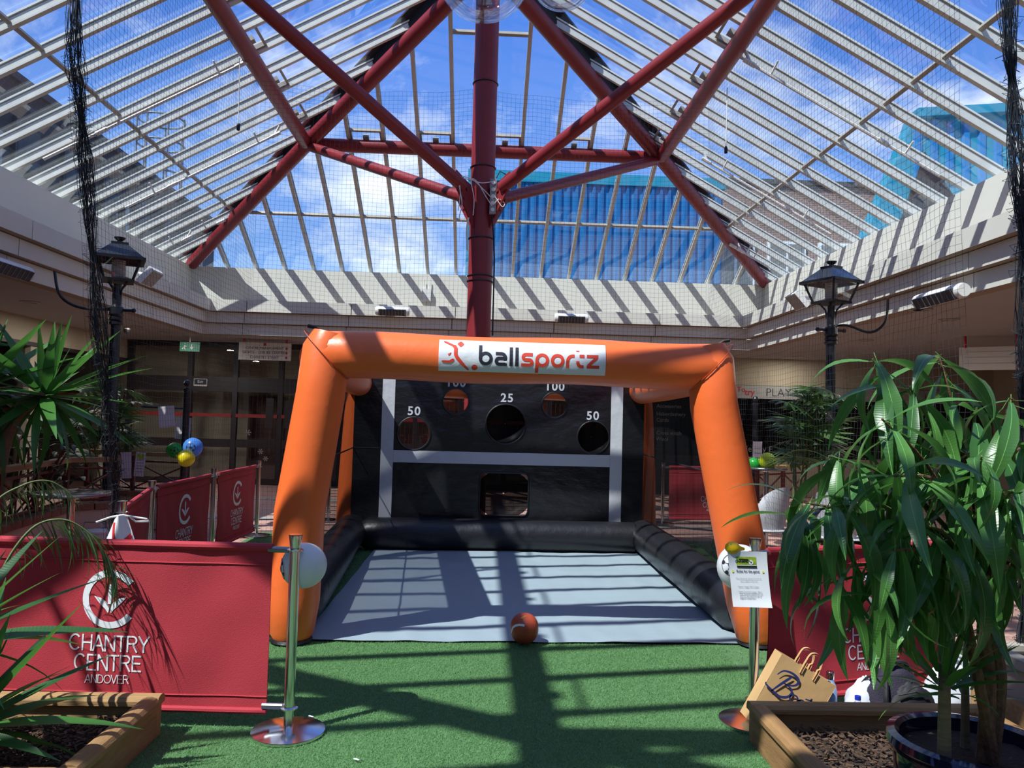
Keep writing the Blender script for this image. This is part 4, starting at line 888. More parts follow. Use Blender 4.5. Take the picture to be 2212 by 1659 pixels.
# ------------------------------------------------------------------ timber planters with bark mulch
mat('timber', C(172, 132, 84), .75, var=.35, vscale=3, stretch=(1, 1, 9), bump=.25, bscale=30); mat('timber_y', C(166, 126, 80), .75, var=.4, vscale=3, stretch=(9, 1, 9), bump=.25, bscale=30)
mat('timber_x', C(176, 138, 90), .75, var=.4, vscale=3, stretch=(1, 9, 9), bump=.25, bscale=30); mat('bark', C(104, 78, 58), .9, var=.6, vscale=25, col2=C(52, 36, 28)); mat('soil', C(52, 40, 32), .95, bump=.8, bscale=60)
def planter(label, x0, y0, x1, y1, h=.2, lean=0, chips=2600, level=.09, seed=1):
    R = thing('timber_planter', label, 'planter', ((x0+x1)/2, (y0+y1)/2, 0), 'timber planters')
    t = .05
    for nm, a, b, m in (('board', (x0, y1-t, 0), (x1, y1, h-.045), 'timber_x'), ('board', (x0, y0, 0), (x1, y0+t, h-.045), 'timber_x'), ('board', (x0, y0+t, 0), (x0+t, y1-t, h-.045), 'timber_y'), ('board', (x1-t, y0+t, 0), (x1, y1-t, h-.045), 'timber_y')):
        mb = MB(); mb.lo(a, b); ob(nm, mb, m, R, smooth=0)
    r = .034
    def rail(a, b, m):
        a, b = Vector(a), Vector(b); d = (b-a).normalized(); s = d.cross(Vector((0, 0, 1))); pr = [(-.045, 0), (.045, 0), (.045, .022), (.032, .04), (.012, .047), (-.012, .047), (-.032, .04), (-.045, .022)]
        mb = MB(); mb.prism([a+s*p+Vector((0, 0, q)) for p, q in pr], b-a); ob('cap_rail', mb, m, R, smooth=30)
    zt = h-.043; o_ = .03
    rail((x0-.01, y1-o_, zt), (x1+.01, y1-o_, zt), 'timber_x'); rail((x0-.01, y0+o_, zt), (x1+.01, y0+o_, zt), 'timber_x'); rail((x0+o_, y0+.07, zt), (x0+o_, y1-.07, zt), 'timber_y'); rail((x1-o_, y0+.07, zt), (x1-o_, y1-.07, zt), 'timber_y')
    mb = MB(); mb.grid(lambda u, v: (x0+t+(x1-x0-2*t)*u, y0+t+(y1-y0-2*t)*v, level-.025+.02*noise.noise((u*5+seed, v*5, 0))), 14, 10); ob('soil', mb, 'soil', R)
    rg = random.Random(seed); mb = MB()
    for k in range(chips):
        px, py = rg.uniform(x0+.08, x1-.08), rg.uniform(y0+.08, y1-.08); q = Matrix.Rotation(rg.uniform(0, 6.3), 3, 'Z') @ Matrix.Rotation(rg.uniform(-.6, .6), 3, 'X') @ Matrix.Rotation(rg.uniform(-.5, .5), 3, 'Y')
        mb.box((px, py, level+.008+rg.uniform(-.012, .012)+.02*noise.noise((px*5, py*5, 0))), (rg.uniform(.010, .042), rg.uniform(.004, .013), rg.uniform(.002, .006)), q)
    ob('bark_mulch', mb, 'bark', R, smooth=0, kind='stuff'); return R
planter('open timber planter with bark mulch in the left foreground', -2.75, 3.15, -1.55, 4.05, .2, seed=3)
planter('open timber planter holding the big blue pot', 1.41, 2.35, 2.62, 4.06, .2, chips=3200, seed=5)

# ------------------------------------------------------------------ leaves
def leafmat(name, c1, c2, rib, rough=.35, tl=.3, coat=.0):
    m = bpy.data.materials.new(name); m.use_nodes = True; t = m.node_tree; b = t.nodes['Principled BSDF']; b.inputs['Roughness'].default_value = rough; b.inputs['Coat Weight'].default_value = coat
    tcn = N(t, 'ShaderNodeTexCoord'); oi = N(t, 'ShaderNodeObjectInfo'); mi = N(t, 'ShaderNodeMixRGB'); mi.inputs[1].default_value = c1; mi.inputs[2].default_value = c2; t.links.new(oi.outputs['Random'], mi.inputs[0])
    sp = N(t, 'ShaderNodeSeparateXYZ'); t.links.new(tcn.outputs['Object'], sp.inputs[0]); ab = N(t, 'ShaderNodeMath', operation='ABSOLUTE'); t.links.new(sp.outputs['Y'], ab.inputs[0])
    lt_ = N(t, 'ShaderNodeMath', operation='LESS_THAN', i_1=rib); t.links.new(ab.outputs[0], lt_.inputs[0]); m2 = N(t, 'ShaderNodeMixRGB'); m2.inputs[2].default_value = tuple(min(1, k*2.0+.02) for k in c2[:3])+(1,)
    t.links.new(lt_.outputs[0], m2.inputs[0]); t.links.new(mi.outputs[0], m2.inputs[1]); t.links.new(m2.outputs[0], b.inputs['Base Color'])
    wv = N(t, 'ShaderNodeTexWave', i_Scale=14.0, i_Distortion=1.5); t.links.new(tcn.outputs['Object'], wv.inputs[0]); bp = N(t, 'ShaderNodeBump', i_Strength=.06, i_Distance=.006); t.links.new(wv.outputs['Fac'], bp.inputs['Height']); t.links.new(bp.outputs[0], b.inputs['Normal'])
    tr = N(t, 'ShaderNodeBsdfTranslucent'); tr.inputs[0].default_value = tuple(min(1, k*1.8) for k in c2[:3])+(1,); ms = N(t, 'ShaderNodeMixShader', i_0=tl); t.links.new(b.outputs[0], ms.inputs[1]); t.links.new(tr.outputs[0], ms.inputs[2]); t.links.new(ms.outputs[0], t.nodes['Material Output'].inputs[0])
    MATS[name] = m
leafmat('ficus_leaf', C(46, 86, 42), C(84, 132, 62), .0022, .32, .22, .15); leafmat('yucca_leaf', C(36, 78, 40), C(74, 126, 52), 0, .4, .25); leafmat('palm_leaf', C(44, 78, 40), C(78, 112, 50), 0, .45, .3); leafmat('dark_leaf', C(26, 48, 30), C(40, 70, 38), 0, .45, .2)
mat('stem_brown', C(120, 88, 62), .85, var=.5, vscale=40, bump=.4, bscale=60); mat('stem_pale', C(140, 122, 96), .85, var=.35, vscale=12, stretch=(1, 1, 8), bump=.4, bscale=30); mat('stem_green', C(96, 110, 60), .7)
def leafmesh(name, L, w, droop, fold=.2, n=9, tip=.0, base=.25, petiole=0, peak=.45):
    """blade along +X bending down by droop radians over its length"""
    mb = MB(); pts = []; x = z = 0; a = 0
    for i in range(n+1):
        t = i/n; a = droop*(t**1.2); pts.append((x, z, a, t)); x += L/n*math.cos(a); z -= L/n*math.sin(a)
    for x, z, a, t in pts:
        k = (t/peak)**.75 if t < peak else ((1-t)/(1-peak))**.8; ww = w*max(.02, base*(1-t)**3+(1-base*(1-t)**3)*min(1, k)) if base else w*max(.02, min(1, k))
        nx, nz = math.sin(a), math.cos(a)
        mb.v += [(x+nx*ww*fold, -ww/2, z+nz*ww*fold), (x, 0, z), (x+nx*ww*fold, ww/2, z+nz*ww*fold)]
    for i in range(n):
        for j in range(2): mb.f.append((3*i+j, 3*i+3+j, 3*i+4+j, 3*i+1+j))
    if petiole: mb.bar((-petiole, 0, petiole*.15), (0, 0, 0), .004, .004)
    return mb.mesh(name, 60)
def put_leaf(me, m, par, p, az, el, roll=0, sc=1, name='leaf'):
    o = bpy.data.objects.new(name, me); COL.objects.link(o)
    if not me.materials: me.materials.append(MATS[m])
    M = Matrix.Translation(p) @ Matrix.Rotation(az, 4, 'Z') @ Matrix.Rotation(-el, 4, 'Y') @ Matrix.Rotation(roll, 4, 'X') @ Matrix.Scale(sc, 4)
    o.parent = par; o.matrix_parent_inverse = parent_inv(par); o.matrix_basis = M; return o
FIC = [leafmesh('ficus_leaf', 1, w, d, .13, 9, petiole=.12) for w, d in ((.165, 1.2), (.185, 1.5), (.155, 1.8), (.175, .8), (.195, 1.35))]
YUC = [leafmesh('yucca_leaf', 1, w, d, .10, 8, base=.55, peak=.3) for w, d in ((.115, .15), (.125, .4), (.11, .8), (.115, .05))]

# big ficus in a glazed pot, right foreground
PC = Vector((1.86, 2.93, 0)); mat('glaze', C(20, 26, 52), .12, coat=.5, var=.3, vscale=4)
R = thing('plant_pot', 'large glossy navy glazed pot in the right planter', 'pot', (PC.x, PC.y, .07))
mb = MB(); mb.lathe([(.20, .075), (.235, .14), (.262, .27), (.268, .36), (.262, .39), (.285, .405), (.296, .43), (.29, .455), (.262, .462), (.245, .45), (.24, .38)], 48, PC, caps=False); ob('body', mb, 'glaze', R)
mb = MB(); mb.grid(lambda u, v: PC+Vector((.245*v*math.cos(2*PI*u), .245*v*math.sin(2*PI*u), .40+.012*noise.noise((3*v*math.cos(2*PI*u), 3*v*math.sin(2*PI*u), 0)))), 32, 8, True); ob('soil', mb, 'soil', R)
F = thing('ficus_plant', 'tall drooping long-leaved ficus in the blue pot', 'plant', (PC.x, PC.y, .40))
base = Vector((1.88, 2.86, .41)); rg = random.Random(11)
forks = [at(2125, 1330, 2.84), at(2140, 1250, 2.88), at(2120, 1200, 2.8)]
def stem(pts, r0, r1, m, par, name='stem', n=8):
    P = smooth_path(pts, 5); mb = MB(); k = len(P); mb.tube(P, [r0+(r1-r0)*i/(k-1) for i in range(k)], n); return ob(name, mb, m, par)
stem([base+Vector((-.02, 0, 0)), at(2135, 1480, 2.85), at(2125, 1380, 2.85), forks[0]], .030, .020, 'stem_brown', F)
stem([base+Vector((.03, .03, 0)), at(2160, 1460, 2.9), at(2135, 1340, 2.9), forks[1]], .026, .018, 'stem_brown', F)
stem([base+Vector((.0, -.03, 0)), at(2110, 1450, 2.8), at(2085, 1330, 2.78), at(2060, 1220, 2.75)], .022, .014, 'stem_brown', F)
TIPS = [(1885, 775, 2.75, 13), (2028, 768, 2.85, 12), (1965, 835, 2.7, 10), (1905, 905, 2.55, 13), (1790, 985, 2.7, 11), (1930, 1028, 2.45, 13), (2120, 985, 2.5, 12), (2185, 860, 2.6, 12), (2110, 880, 2.75, 10), (1735, 1085, 2.75, 11), (1800, 1095, 2.6, 10), (1705, 1115, 2.95, 7), (1960, 1130, 2.6, 12), (2060, 1080, 2.7, 12), (1835, 1225, 2.6, 10), (1890, 1290, 2.55, 10), (2190, 1060, 2.5, 11), (2230, 960, 2.7, 10), (1990, 1240, 2.65, 8), (2200, 1230, 2.6, 9), (1790, 1260, 2.7, 7), (2040, 940, 2.9, 9), (2250, 1120, 2.8, 9), (2085, 1180, 2.55, 9), (1850, 1010, 2.8, 9), (1740, 1170, 2.8, 6), (2150, 1150, 2.65, 8), (1930, 1190, 2.5, 8)]
for i, (px, py, Y, nl) in enumerate(TIPS):
    tip = at(px, py, Y); fk = forks[i % 3] if py < 1150 else at(2060, 1220, 2.75).lerp(forks[0], .5)
    mid = fk.lerp(tip, .55)+Vector((rg.uniform(-.03, .03), rg.uniform(-.03, .03), .10 if py < 1150 else .06)); br_ = stem([fk, mid, tip], .011, .0035, 'stem_brown' if i % 2 else 'stem_green', F, 'branch', 6)
    ax = (tip-mid).normalized()
    for k in range(nl):
        t = k/nl; p = tip-ax*(.30*t*t+.01) if nl > 6 else tip; az = i*1.7+k*2.4+rg.uniform(-.3, .3)
        el = rg.uniform(-.45, .45)-.5*t+(.5 if k < 2 else 0)-(.85 if py > 1150 else .35)
        L = rg.uniform(.26, .41)*(1 if k > 1 else .75); p = p+Vector((math.cos(az), math.sin(az), 0))*.02
        put_leaf(FIC[rg.randrange(5)], 'ficus_leaf', F, p, az, el, rg.uniform(-.5, .5), L)
def yucca(name, label, heads, trunk, par_loc, nl, L, m='yucca_leaf', elmin=-.5, seed=1, cat='plant', tm='stem_pale', tr=.04):
    R = thing(name, label, cat, par_loc); rg = random.Random(seed)
    for pts in trunk: stem(pts, tr, tr*.75, tm, R, 'trunk')
    for hd in heads:
        for k in range(nl):
            t = (k+.5)/nl; el = 1.45-(1.45-elmin)*t**.8; az = k*2.399+rg.uniform(-.2, .2)
            j = 3 if t < .3 else (0 if t < .55 else (1 if t < .8 else 2))
            put_leaf(YUC[j], m, R, Vector(hd)+Vector((math.cos(az)*.03, math.sin(az)*.03, -.10*t)), az, el+rg.uniform(-.12, .12), rg.uniform(-.5, .5), L*rg.uniform(.7, 1.08)*(.75 if t < .12 else 1))
    return R
yh = at(2040, 1470, 2.80)
yucca('yucca', 'small upright yucca with a pale ringed trunk in the blue pot', [yh+Vector((0, 0, .05))], [[(yh.x+.0, yh.y, .40), (yh.x, yh.y, .5), yh+Vector((0, 0, .06))]], (yh.x, yh.y, .40), 26, .34, seed=4, tr=.026, elmin=.15)
h2 = at(2085, 1480, 3.0); yucca('yucca', 'second short dark stem of yucca leaves in the pot', [h2+Vector((0, 0, .04))], [[(h2.x, h2.y, .40), (h2.x, h2.y, .48), h2+Vector((0, 0, .04))]], (h2.x, h2.y, .40), 14, .26, seed=9, tr=.018, elmin=.4)
# left foreground: cordyline and a palm frond in the near planter
c0 = at(-120, 1360, 3.35); yucca('cordyline', 'bright sword-leaved plant at the left edge in the near planter', [c0, at(-75, 1540, 3.3)], [[(c0.x, c0.y, .09), c0]], (c0.x, c0.y, .09), 34, .62, seed=21, elmin=-.45, tr=.03)
P_ = thing('palm', 'arching feathery palm frond over the left red banner', 'plant', (-2.35, 3.7, .09))
LFL = [leafmesh('leaflet', 1, .07, d, .2, 6, base=.4, peak=.3) for d in (.2, .45, .7)]
def frond(pts, nl, L, seed, m='palm_leaf'):
    rg = random.Random(seed); Q = smooth_path([at(*p) for p in pts], 8); mb = MB(); k = len(Q); mb.tube(Q, [.009-.0065*i/(k-1) for i in range(k)], 6); ob('rachis', mb, 'stem_green', P_)
    n0 = int(k*.28)
    for i in range(nl):
        f_ = n0+(k-1-n0)*i/(nl-1); a = int(min(k-2, f_)); p = Q[a].lerp(Q[a+1], f_-a); d = (Q[a+1]-Q[a]).normalized(); h = math.atan2(d.y, d.x)
        for sg in (-1, 1):
            ll = L*(.55+.6*math.sin(PI*min(1, .15+.8*i/nl)))*rg.uniform(.85, 1.1); put_leaf(LFL[rg.randrange(3)], m, P_, p, h+sg*rg.uniform(.7, 1.05), rg.uniform(-1.15, -.7) if sg < 0 else rg.uniform(-.95, -.35), sg*.4, ll, 'leaflet')
frond([(-60, 1500, 3.75), (-10, 1270, 3.8), (60, 1150, 3.86), (130, 1122, 3.92), (190, 1150, 3.97), (232, 1205, 4.0), (250, 1262, 4.0)], 30, .235, 31)
frond([(-60, 1480, 3.75), (-60, 1250, 3.8), (-20, 1100, 3.85), (50, 1048, 3.9), (110, 1040, 3.95), (160, 1075, 4.0)], 22, .17, 32)
# left middle distance
hA = at(96, 845, 7.9); hB = at(-45, 830, 7.7); tb_ = at(-8, 1085, 7.9)
yucca('yucca', 'tall forked yucca with sunlit spiky heads behind the left rail', [hA, hB], [[(tb_.x, 7.9, .3), at(-4, 1010, 7.9), at(28, 905, 7.9), hA], [at(-2, 990, 7.9), at(-10, 920, 7.85), hB]], (tb_.x, 7.9, .3), 50, 1.0, seed=41, elmin=-.9, tr=.085)
def fanmesh(n, L, sp):
    mb = MB()
    for k in range(n):
        a = (k-(n-1)/2)/(n-1)*sp*2; ca, sa = math.cos(a), math.sin(a); l = L*(1-.25*abs(a)/sp)
        pr = [(0, .004), (.25, .016), (.6, .017), (.9, .008), (1, .001)]; o_ = len(mb.v)
        for t, w in pr:
            x, y, z = l*t*ca, l*t*sa, -.22*l*t*t
            mb.v += [(x-sa*-w, y-ca*w, z+.004), (x-sa*w, y+ca*w, z+.004)]
        for i in range(4): mb.f.append((o_+2*i, o_+2*i+2, o_+2*i+3, o_+2*i+1))
    return mb.mesh('fan_leaf', 60)
FAN = [fanmesh(9, .36, 1.25), fanmesh(7, .34, 1.0)]
def rhapis(label, cx, Y, px, top, bot, n, wpx, m, seed, loc):
    R = thing('lady_palm', label, 'plant', loc); rg = random.Random(seed)
    for k in range(7):
        b = Vector((loc[0]+rg.uniform(-.2, .2), loc[1]+rg.uniform(-.15, .15), loc[2])); tp = at(px+rg.uniform(-.5, .5)*wpx, top+rg.uniform(.1, .5)*(bot-top), Y+rg.uniform(-.2, .2)); mb = MB(); mb.tube([b, b.lerp(tp, .5), tp], .012, 6); ob('cane', mb, 'stem_green', R)
    for k in range(n):
        p = at(px+rg.uniform(-.5, .5)*wpx, top+(bot-top)*rg.random(), Y+rg.uniform(-.35, .35)); az = rg.uniform(0, 6.28); put_leaf(FAN[k % 2], m, R, p, az, rg.uniform(-.4, .7), rg.uniform(-.4, .4), rg.uniform(.8, 1.35), 'fan_leaf')
lp = at(225, 1000, 11.0); rhapis('dark fan-leaved palm behind the left lamp post', 0, 11.0, 228, 830, 985, 60, 120, 'palm_leaf', 51, (lp.x, 11.0, .3))
rp = at(1740, 1010, 9.6); rhapis('sunlit fan-leaved palm behind the right lamp post', 0, 9.6, 1752, 830, 1000, 62, 110, 'palm_leaf', 52, (rp.x, 9.6, .2))
SH = [leafmesh('shrub_leaf', 1, .32, .5, .2, 5)]
S_ = thing('shrub', 'dark leafy shrub under the tall yucca behind the rail', 'plant', (-5.1, 9.0, .3)); rg = random.Random(61)
for k in range(150):
    p = at(rg.uniform(10, 185), rg.uniform(930, 1075), rg.uniform(8.3, 9.3)); put_leaf(SH[0], 'dark_leaf', S_, p, rg.uniform(0, 6.3), rg.uniform(-.6, .5), 0, rg.uniform(.12, .2))
for k in range(9):
    p = at(rg.uniform(30, 170), 970, 8.8); mb = MB(); mb.tube([(-5.1+rg.uniform(-.2, .2), 9.0, .3), p], .012, 6); ob('stem', mb, 'stem_brown', S_)
# ------------------------------------------------------------------ street lamps
def lamp(label, px, Y, ztop, cable):
    x = at(px, 700, Y).x; c = Vector((x, Y, 0)); R = thing('lamp_post', label, 'lamp', (x, Y, 0), 'black lantern posts'); Z = lambda z: c+Vector((0, 0, z)); t = ztop
    mb = MB(); mb.lathe([(.11, 0), (.11, .45), (.085, .52), (.066, .56), (.062, t-1.12)], 24, c); ob('post', mb, 'black_paint', R)
    mb = MB(); mb.lathe([(.062, t-1.13), (.085, t-1.12), (.085, t-1.09), (.068, t-1.08), (.085, t-1.06), (.085, t-1.03), (.07, t-1.02), (.09, t-.99), (.085, t-.9), (.06, t-.88), (.055, t-.86)], 20, c); ob('collar', mb, 'black_paint', R)
    mb = MB(); mb.tube([Z(t-.93)+Vector((-.2, -.04, 0)), Z(t-.93)+Vector((.2, .04, 0))], .02, 8)
    for s in (-1, 1): mb.lathe([(.005, -.03), (.028, -.015), (.028, .015), (.005, .03)], 10, Z(t-.93)+Vector((s*.2, s*.04, 0)), (1, 0, 0))
    ob('ladder_bar', mb, 'black_paint', R)
    mb = MB(); mb.lathe([(.055, t-.88), (.06, t-.74), (.045, t-.66), (.05, t-.6)], 16, c); ob('neck', mb, 'black_paint', R)
    hb, he = .165, .245; zb, ze, zr = t-.545, t-.29, t-.10; an = .45
    def q(h, k): a = an+PI/4+k*PI/2; return Vector((h*1.414*math.cos(a), h*1.414*math.sin(a), 0))
    for k in range(4):
        mb = MB(); mb.tube([Z(t-.78)+q(.035, k), Z(t-.66)+q(.05, k), Z(t-.58)+q(.10, k), Z(zb)+q(hb-.02, k)], .012, 6); ob('bracket', mb, 'black_paint', R)
        mb = MB(); mb.bar(Z(zb)+q(hb, k), Z(ze)+q(he, k), .022, .022, (0, 1, 0)); ob('lantern_bar', mb, 'black_paint', R, smooth=0)
        a, b, c2, d2 = Z(zb)+q(hb-.006, k), Z(zb)+q(hb-.006, k+1), Z(ze)+q(he-.006, k+1), Z(ze)+q(he-.006, k); n = (b-a).cross(d2-a).normalized()
        mb = MB(); mb.prism([a, b, c2, d2], n*.004); ob('pane', mb, 'clear_glass', R, smooth=0)
        mb = MB(); mb.prism([Z(ze+.02)+q(he+.03, k), Z(ze+.02)+q(he+.03, k+1), Z(zr)+q(.10, k+1), Z(zr)+q(.10, k)], -((Z(ze+.02)+q(he+.03, k+1)-Z(ze+.02)-q(he+.03, k)).cross(Z(zr)+q(.1, k)-Z(ze+.02)-q(he+.03, k))).normalized()*.012); ob('roof_panel', mb, 'lamp_roof', R, smooth=0)
    mb = MB(); mb.prism([Z(zb-.03)+q(hb+.02, k) for k in range(4)], (0, 0, .03)); ob('lantern_floor', mb, 'black_paint', R, smooth=0)
    mb = MB()
    for k in range(4): mb.bar(Z(ze)+q(he+.035, k), Z(ze)+q(he+.035, k+1), .045, .035)
    ob('eaves', mb, 'black_paint', R, smooth=0)
    mb = MB(); mb.prism([Z(zr)+q(.1, k) for k in range(4)], (0, 0, .03)); mb.lathe([(.035, zr+.03), (.03, zr+.055), (.065, zr+.085), (.07, zr+.1), (.02, zr+.1)], 16, c); ob('finial', mb, 'black_paint', R)
    pr = []
    for k in range(9): pr += [(.075, zb+.03+k*.025), (.085, zb+.042+k*.025)]
    mb = MB(); mb.lathe(pr, 20, c); ob('ribbed_glass', mb, 'lamp_glass', R)
    mb = MB(); mb.tube(smooth_path([Z(t-.89)]+cable, 6), .017, 8); ob('cable', mb, 'rubber', R); return R
mat('lamp_roof', C(40, 44, 48), .25, coat=.3); mat('lamp_glass', C(190, 190, 186), .25)
YL = 10.2
lamp('black lantern post on the left with net bundled against it', 250, YL, at(252, 513, YL).z, [at(205, 668, YL-.2), at(160, 660, YL-.3), at(128, 635, YL-.3), at(118, 587, YL-.1)])
lamp('black lantern post on the right above the foliage', 1795, 10.4, at(1796, 565, 10.4).z, [at(1830, 703, 10.3), at(1880, 718, 10.2), at(1912, 695, 10.1), at(1918, 645, 10.0)])
# black posts with a ball top and side arm
def ballpost(label, px, py, Y, armdir):
    p = at(px, py, Y); R = thing('sign_post', label, 'post', (p.x, Y, 0), 'black ball-topped posts')
    mb = MB(); mb.lathe([(.10, 0), (.10, .03), (.045, .05), (.042, p.z-.1), (.05, p.z-.09), (.05, p.z-.07), (.03, p.z-.06)], 20, (p.x, Y, 0)); ob('pole', mb, 'black_paint', R)
    mb = MB(); mb.lathe([(.005, -.05), (.035, -.035), (.05, 0), (.035, .035), (.005, .05)], 18, (p.x, Y, p.z)); ob('ball_top', mb, 'black_paint', R)
    a = Vector((p.x, Y, p.z-.34)); b = a+Vector((armdir*.55, -.05, .01)); mb = MB(); mb.tube([a, b], .016, 8); mb.lathe([(.005, -.03), (.026, 0), (.005, .03)], 10, b, (1, 0, 0)); ob('arm', mb, 'black_paint', R); return R, a, b
R, a, b = ballpost('black ball-topped post with papers and balloons by the left doors', 405, 828, 10.78, -1)
def paper(label, c, w, h, tilt=0, m='paper', lines=0, pic=False):
    R = thing('pinned_paper', label, 'paper', Vector(c)-Vector((0, 0, h/2)), 'papers pinned on posts and rails'); q = Matrix.Rotation(tilt, 3, 'Y'); f = lambda x, z, d=0: Vector(c)+q @ Vector((x, -d+.006*math.sin(z*20), z))
    mb = MB(); mb.grid(lambda u, v: f(w*(u-.5), h*(v-.5)), 4, 5); mb.grid(lambda u, v: f(w*(.5-u), h*(v-.5), -.002), 4, 5); ob('sheet', mb, m, R)
    for k in range(lines):
        mb = MB(); mb.box(f(0, h*(.18-.6*k/lines), .004), (w*.7, .002, .006)); ob('text_line', mb, 'text_grey', R, smooth=0)
    if pic: mb = MB(); mb.box(f(0, h*.33, .004), (w*.7, .002, h*.2)); ob('picture', mb, 'pic_green', R, smooth=0)
mat('paper_dim', C(205, 200, 200), .8)
paper('crumpled white paper hung from the post arm', at(360, 900, 10.68), .21, .28, -.12, 'paper_dim'); paper('long white paper tied behind the black post', at(395, 925, 10.86), .21, .29, .04, 'paper_dim')
paper('paper notice with a green picture pinned to the rail', at(302, 1003, 10.7), .13, .32, .06, 'paper_dim', 5, True); paper('pale paper notice behind the net bundle', at(272, 1005, 10.5), .14, .34, -.05, 'paper_dim')
R, a, b = ballpost('black ball-topped post beside the right inflatable leg', 1632, 862, 12.5, 1)
paper('blue and white poster strapped to the right black post', at(1636, 978, 12.4), .15, .36, 0, 'paper_dim', 3)

# ------------------------------------------------------------------ safety net
mat('net_cord', C(34, 40, 48), .7)
def net(fn, ulen, vlen, par, name, cell=.06, r=.0010, seg=.22):
    mb = MB(); nu, nv = int(ulen/cell), int(vlen/cell)
    def strand(pts):
        o_ = len(mb.v)
        for p in pts: mb.v += [(p.x+r, p.y+r*.6, p.z-r*.5), (p.x-r, p.y+r*.4, p.z-r*.5), (p.x, p.y-r, p.z+r)]
        for i in range(len(pts)-1):
            for j in range(3): mb.f.append((o_+3*i+j, o_+3*i+(j+1) % 3, o_+3*i+3+(j+1) % 3, o_+3*i+3+j))
    ku, kv = max(2, int(vlen/seg)), max(2, int(ulen/seg))
    for i in range(nu+1): strand([fn(i/nu, k/ku) for k in range(ku+1)])
    for j in range(nv+1): strand([fn(k/kv, j/nv) for k in range(kv+1)])
    return ob(name, mb, 'net_cord', par, smooth=0)
NT = thing('safety_net', 'fine dark netting hung round the pitch from the roof tubes', 'net', (0, YC, 0))
wob = lambda a, b, c_: .05*noise.noise((a*1.3, b*1.1, c_))+.012*noise.noise((a*6, b*6, c_+5))
def n_left(u, v):
    z = 6.18*v; y0 = 6.9-1.05*min(1, v/.7); y = y0+(YC+.15-y0)*u; return Vector((-3.14-.04*v+wob(y, z, 1), y, z+.03*noise.noise((y*2, z, 2))))
def n_right(u, v):
    z = 6.18*v; y = 4.95+(YC+.15-4.95)*u; return Vector((3.14-.10*v+wob(y, z, 3), y, z+.03*noise.noise((y*2, z, 4))))
def n_back(u, v):
    x = -3.15+6.2*u; top = 6.17-.10*math.sin(PI*min(1, max(0, abs(x-XC)/3.1))); z = top*v; return Vector((x, YC+.19+wob(x, z, 7), z+.03*noise.noise((x*2, z, 8))))
net(n_left, 4.3, 6.18, NT, 'side_panel'); net(n_right, 5.6, 6.18, NT, 'side_panel'); net(n_back, 6.2, 6.15, NT, 'back_panel')
def bundle(path, label, seed, r=.05):
    P = smooth_path(path, 14); rg = random.Random(seed); mb = MB(); k = len(P)
    for s in range(46):
        a0 = rg.uniform(0, 6.3); w = rg.uniform(1, 5)*rg.choice((-1, 1)); rr_ = r*rg.uniform(.2, 1.15); pts = []
        for i, p in enumerate(P):
            t = i/k; q = rr_*(.35+.65*abs(math.sin(t*PI*6+.6)))*(1+.5*noise.noise((s*3.1, t*20, 2))); a = a0+w*t*6+1.5*noise.noise((s, t*14, 0)); pts.append(p+Vector((q*math.cos(a), q*math.sin(a), .02*noise.noise((t*30, s, 1)))))
        mb.tube(pts, .0022, 3, False)
    for s in range(420):
        i = rg.randrange(k); p = P[i]; a = rg.uniform(0, 6.3); q = r*rg.uniform(.5, 1.5); u = Vector((math.cos(a), math.sin(a), rg.uniform(-.8, .8)))*q; v_ = u.cross(Vector((rg.uniform(-1, 1), rg.uniform(-1, 1), 1))).normalized()*r*.5; mb.tube([p+u*.3, p+u+v_, p+u*.9-v_, p+u*.2], .0018, 3, False)
    return ob('net_bundle', mb, 'net_cord', label=label, cat='net', kind='stuff')
bl = [Vector((-3.10, y, z)) for y, z in ((5.75, 6.15), (5.8, 5.2), (5.85, 4.286), (6.0, 3.8), (6.128, 3.325), (6.35, 2.6), (6.549, 1.919), (6.72, 1.4), (6.866, .952), (6.95, .5), (7.0, .06))]
bundle(bl, 'gathered dark net hanging as a rope on the left', 5, .062)
br2 = [Vector((2.99, y, z)) for y, z in ((4.40, 6.15), (4.38, 5.0), (4.367, 3.977), (4.308, 3.274), (4.252, 2.572), (4.25, 1.8), (4.25, 1.0), (4.25, .3), (4.25, .03))]
bundle(br2, 'gathered dark net hanging as a rope at the right edge', 6, .05)

